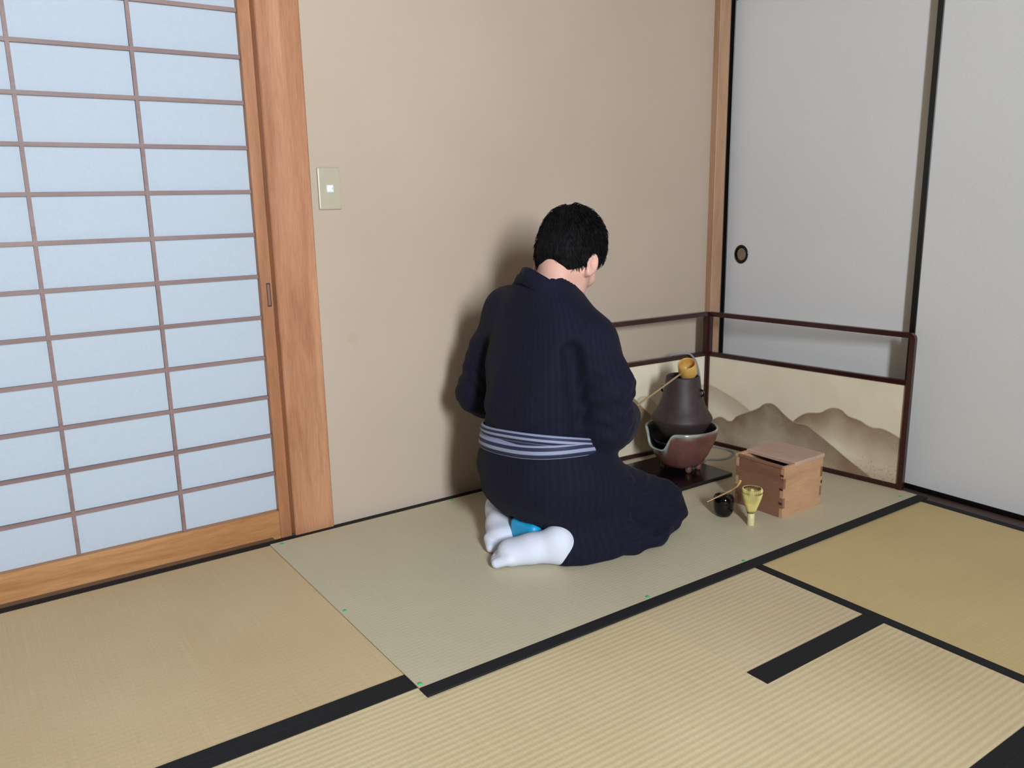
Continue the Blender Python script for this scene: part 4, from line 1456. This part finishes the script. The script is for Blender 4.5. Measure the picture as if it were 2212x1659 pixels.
def wrinkles(X, Y, Z):
    u, w_ = LOC(X, Y)
    sl = np.clip((np.abs(w_) - 0.13) / 0.05, 0, 1) * np.clip((Z - 0.33) / 0.05, 0, 1) * np.clip((0.62 - Z) / 0.1, 0, 1)
    a = sl * (0.0032 * np.sin((Z * 0.9 - u * 0.8) * 95 + 2.2 * np.sin(w_ * 40)) + 0.0018 * np.sin((Z + 0.7 * u) * 150 + 1.0))
    lg = np.clip((u - 0.0) / 0.06, 0, 1) * np.clip((0.26 - Z) / 0.05, 0, 1)
    b = lg * (0.0034 * np.sin((Z * 1.0 + u * 0.42) * 84 + 1.6 * np.sin(u * 24 + w_ * 9)) + 0.0016 * np.sin((Z - 0.3 * u) * 160 + w_ * 20))
    hp2 = np.clip((-u) / 0.05, 0, 1) * np.clip((0.31 - Z) / 0.05, 0, 1) * np.clip((Z - 0.08) / 0.05, 0, 1)
    c_ = hp2 * 0.0022 * np.sin(w_ * 52 + 5 * Z + 1.5 * np.sin(Z * 30))
    u0 = 0.085 + (Z - 0.09) * 0.30 + 0.012 * np.sin(Z * 30)
    fl = np.clip((u - u0) / 0.012, 0, 1) * np.clip((-0.10 - w_) / 0.03, 0, 1) * np.clip((0.27 - Z) / 0.03, 0, 1) * np.clip((Z - 0.07) / 0.02, 0, 1) * 0.006      # edge of the overlapping panel
    return a + b + c_ + fl


_, XX, YY, ZZ = K.sub(K.lo, K.lo + K.h * K.n, 0)
K.F += wrinkles(XX, YY, ZZ).astype(np.float32)
del XX, YY, ZZ
kim, KV = K.obj('kimono', M['kimono'], person, 2)
# stripe coordinate: distance around the body, or around the arm for the sleeves
u_, v_ = LOC(KV[:, 0], KV[:, 1])
z_ = KV[:, 2]
stripe = np.arctan2(v_, -(u_ + 0.02)) * 0.16
for s in (-1, 1):
    best = np.full(len(KV), 9.0)
    val = np.zeros(len(KV))
    for a, b in ((SHO[s], ELB[s]), (ELB[s], WRI[s])):
        a, b = P(*a), P(*b)
        ab = b - a
        L_ = np.linalg.norm(ab)
        ab = ab / L_
        tt = np.clip((KV - a) @ ab, 0, L_)
        q = KV - a - tt[:, None] * ab
        e1 = np.cross(ab, FZ + 0.01 * FU)
        e1 /= np.linalg.norm(e1)
        e2 = np.cross(ab, e1)
        ds = np.linalg.norm(q, axis=1)
        an = np.arctan2(q @ e2, q @ e1) * 0.075
        m_ = ds < best
        best = np.where(m_, ds, best)
        val = np.where(m_, an, val)
    arm = (best < 0.088) & (np.abs(v_) > 0.18) & (z_ > 0.3)
    arm &= (np.sign(v_) == s)
    stripe = np.where(arm, val, stripe)
leg = (u_ > 0.06) & (z_ < 0.29)
stripe = np.where(leg, v_ * 1.0 + z_ * 0.6, stripe)
att = kim.data.attributes.new('stripe', 'FLOAT', 'POINT')
att.data.foreach_set('value', stripe.astype(np.float32))

# collar band
half = [(-0.076, 0.0, 0.812), (-0.068, 0.034, 0.808), (-0.044, 0.058, 0.796), (-0.008, 0.068, 0.772), (0.034, 0.066, 0.738), (0.072, 0.054, 0.698), (0.102, 0.034, 0.645), (0.120, 0.010, 0.58), (0.122, -0.012, 0.53)]
half_r = [(a - 0.004, -b * 0.96, c - 0.030 * min(1.0, i / 3)) for i, (a, b, c) in enumerate(half)]      # lower on his right
path = [Vector(P(*p)) for p in half_r[::-1] + half[1:]]
path = catmull(path, 6)
V_, F_ = [], []
for i, p in enumerate(path):
    tdir = (path[min(i + 1, len(path) - 1)] - path[max(i - 1, 0)]).normalized()
    cen = Vector(P(-0.005, 0, p.z - 0.02))
    outw = (p - cen)
    outw -= tdir * outw.dot(tdir)
    outw.normalize()
    dn = tdir.cross(outw).normalized()
    if dn.z > 0:
        dn = -dn
    low = dn * 0.046 + outw * 0.010
    for q in (p + outw * 0.004, p + low + outw * 0.005, p + low - outw * 0.004, p - outw * 0.004):
        V_.append(q)
for i in range(len(path) - 1):
    for k in range(4):
        k2 = (k + 1) % 4
        F_.append((i * 4 + k, i * 4 + k2, i * 4 + 4 + k2, i * 4 + 4 + k))
col_o = mesh_obj('collar', V_, F_, M['kimono'], kim, True)

# sash wound around the waist: overlapping bands with pale stripes
t = NT('striped_sash')
uv = t.n('ShaderNodeUVMap')
uv.uv_map = 'UVMap'
sp = t.n('ShaderNodeSeparateXYZ')
t.l(uv.outputs[0], sp.inputs[0])
vv = sp.outputs[1]
s1 = t.math('SINE', t.math('MULTIPLY', vv, 2 * math.pi * 2.6))
msk = t.math('MULTIPLY', t.math('ADD', s1, 0.25), 4.0, True)
wv = t.noise(t.coord(), 220, 3)
c = t.mixc(msk, s2l((28, 32, 64)), s2l((150, 158, 186)))
c = t.mixc(t.math('MULTIPLY', wv, 0.25), c, s2l((60, 64, 92)))
t.base(c)
t.setp(Roughness=0.7)
M['sash'] = t.m


def sash_band(name, zc, width, tilt_v, tilt_u, off, parent, ph=0.0):
    n_ = 72
    V_, F_, UV = [], [], []
    prof_ = [(-0.5, -0.003), (-0.46, 0.003), (-0.2, 0.0055), (0.0, 0.006), (0.2, 0.0055), (0.46, 0.003), (0.5, -0.003)]
    m_ = len(prof_)
    for i in range(n_):
        a = 2 * math.pi * i / n_
        ca, sa = math.cos(a), math.sin(a)
        for (w_, o_) in prof_:
            b_ = 0.172
            zc_ = zc + tilt_v * sa + tilt_u * ca + 0.003 * math.sin(3 * a + ph)
            z = zc_ + w_ * width
            uc, aa, bb_ = (float(smoothinterp(np.array(zc_), j)) for j in (1, 3, 4))
            r = (abs(ca) ** 2.5 + abs(sa) ** 2.5) ** (-1 / 2.5)
            V_.append(P(uc + (aa + off + o_) * r * ca, (bb_ + off + o_) * r * sa, z))
    for i in range(n_):
        j = (i + 1) % n_
        for k in range(m_ - 1):
            F_.append((i * m_ + k, j * m_ + k, j * m_ + k + 1, i * m_ + k + 1))
            UV.append([(i / n_, k / (m_ - 1)), ((i + 1) / n_, k / (m_ - 1)), ((i + 1) / n_, (k + 1) / (m_ - 1)), (i / n_, (k + 1) / (m_ - 1))])
    o_ = mesh_obj(name, V_, F_, M['sash'], parent, True)
    uvl = o_.data.uv_layers.new(name='UVMap')
    for p_, q in zip(o_.data.polygons, UV):
        for li, c_ in zip(p_.loop_indices, q):
            uvl.data[li].uv = c_
    return o_


sash = sash_band('sash', 0.326, 0.048, -0.006, -0.020, 0.002, person)
sash_band('sash_wrap', 0.315, 0.040, -0.016, -0.014, 0.005, sash, 1.0)
sash_band('sash_wrap', 0.338, 0.028, -0.010, -0.030, 0.006, sash, 2.2)

# ---- blue kneeling cushion between the feet
CU = Field((1.16, 1.68, 0.0), (1.50, 2.0, 0.16), 0.005)


CU.fn((1.16, 1.68, 0), (1.5, 2.0, 0.16), cush)
cu, _ = CU.obj('kneeling_cushion', plain('bright_blue_vinyl', (28, 160, 214), 0.4, 0.06), None, 1)
tag(cu, 'bright blue kneeling cushion between the white socks', 'cushion')
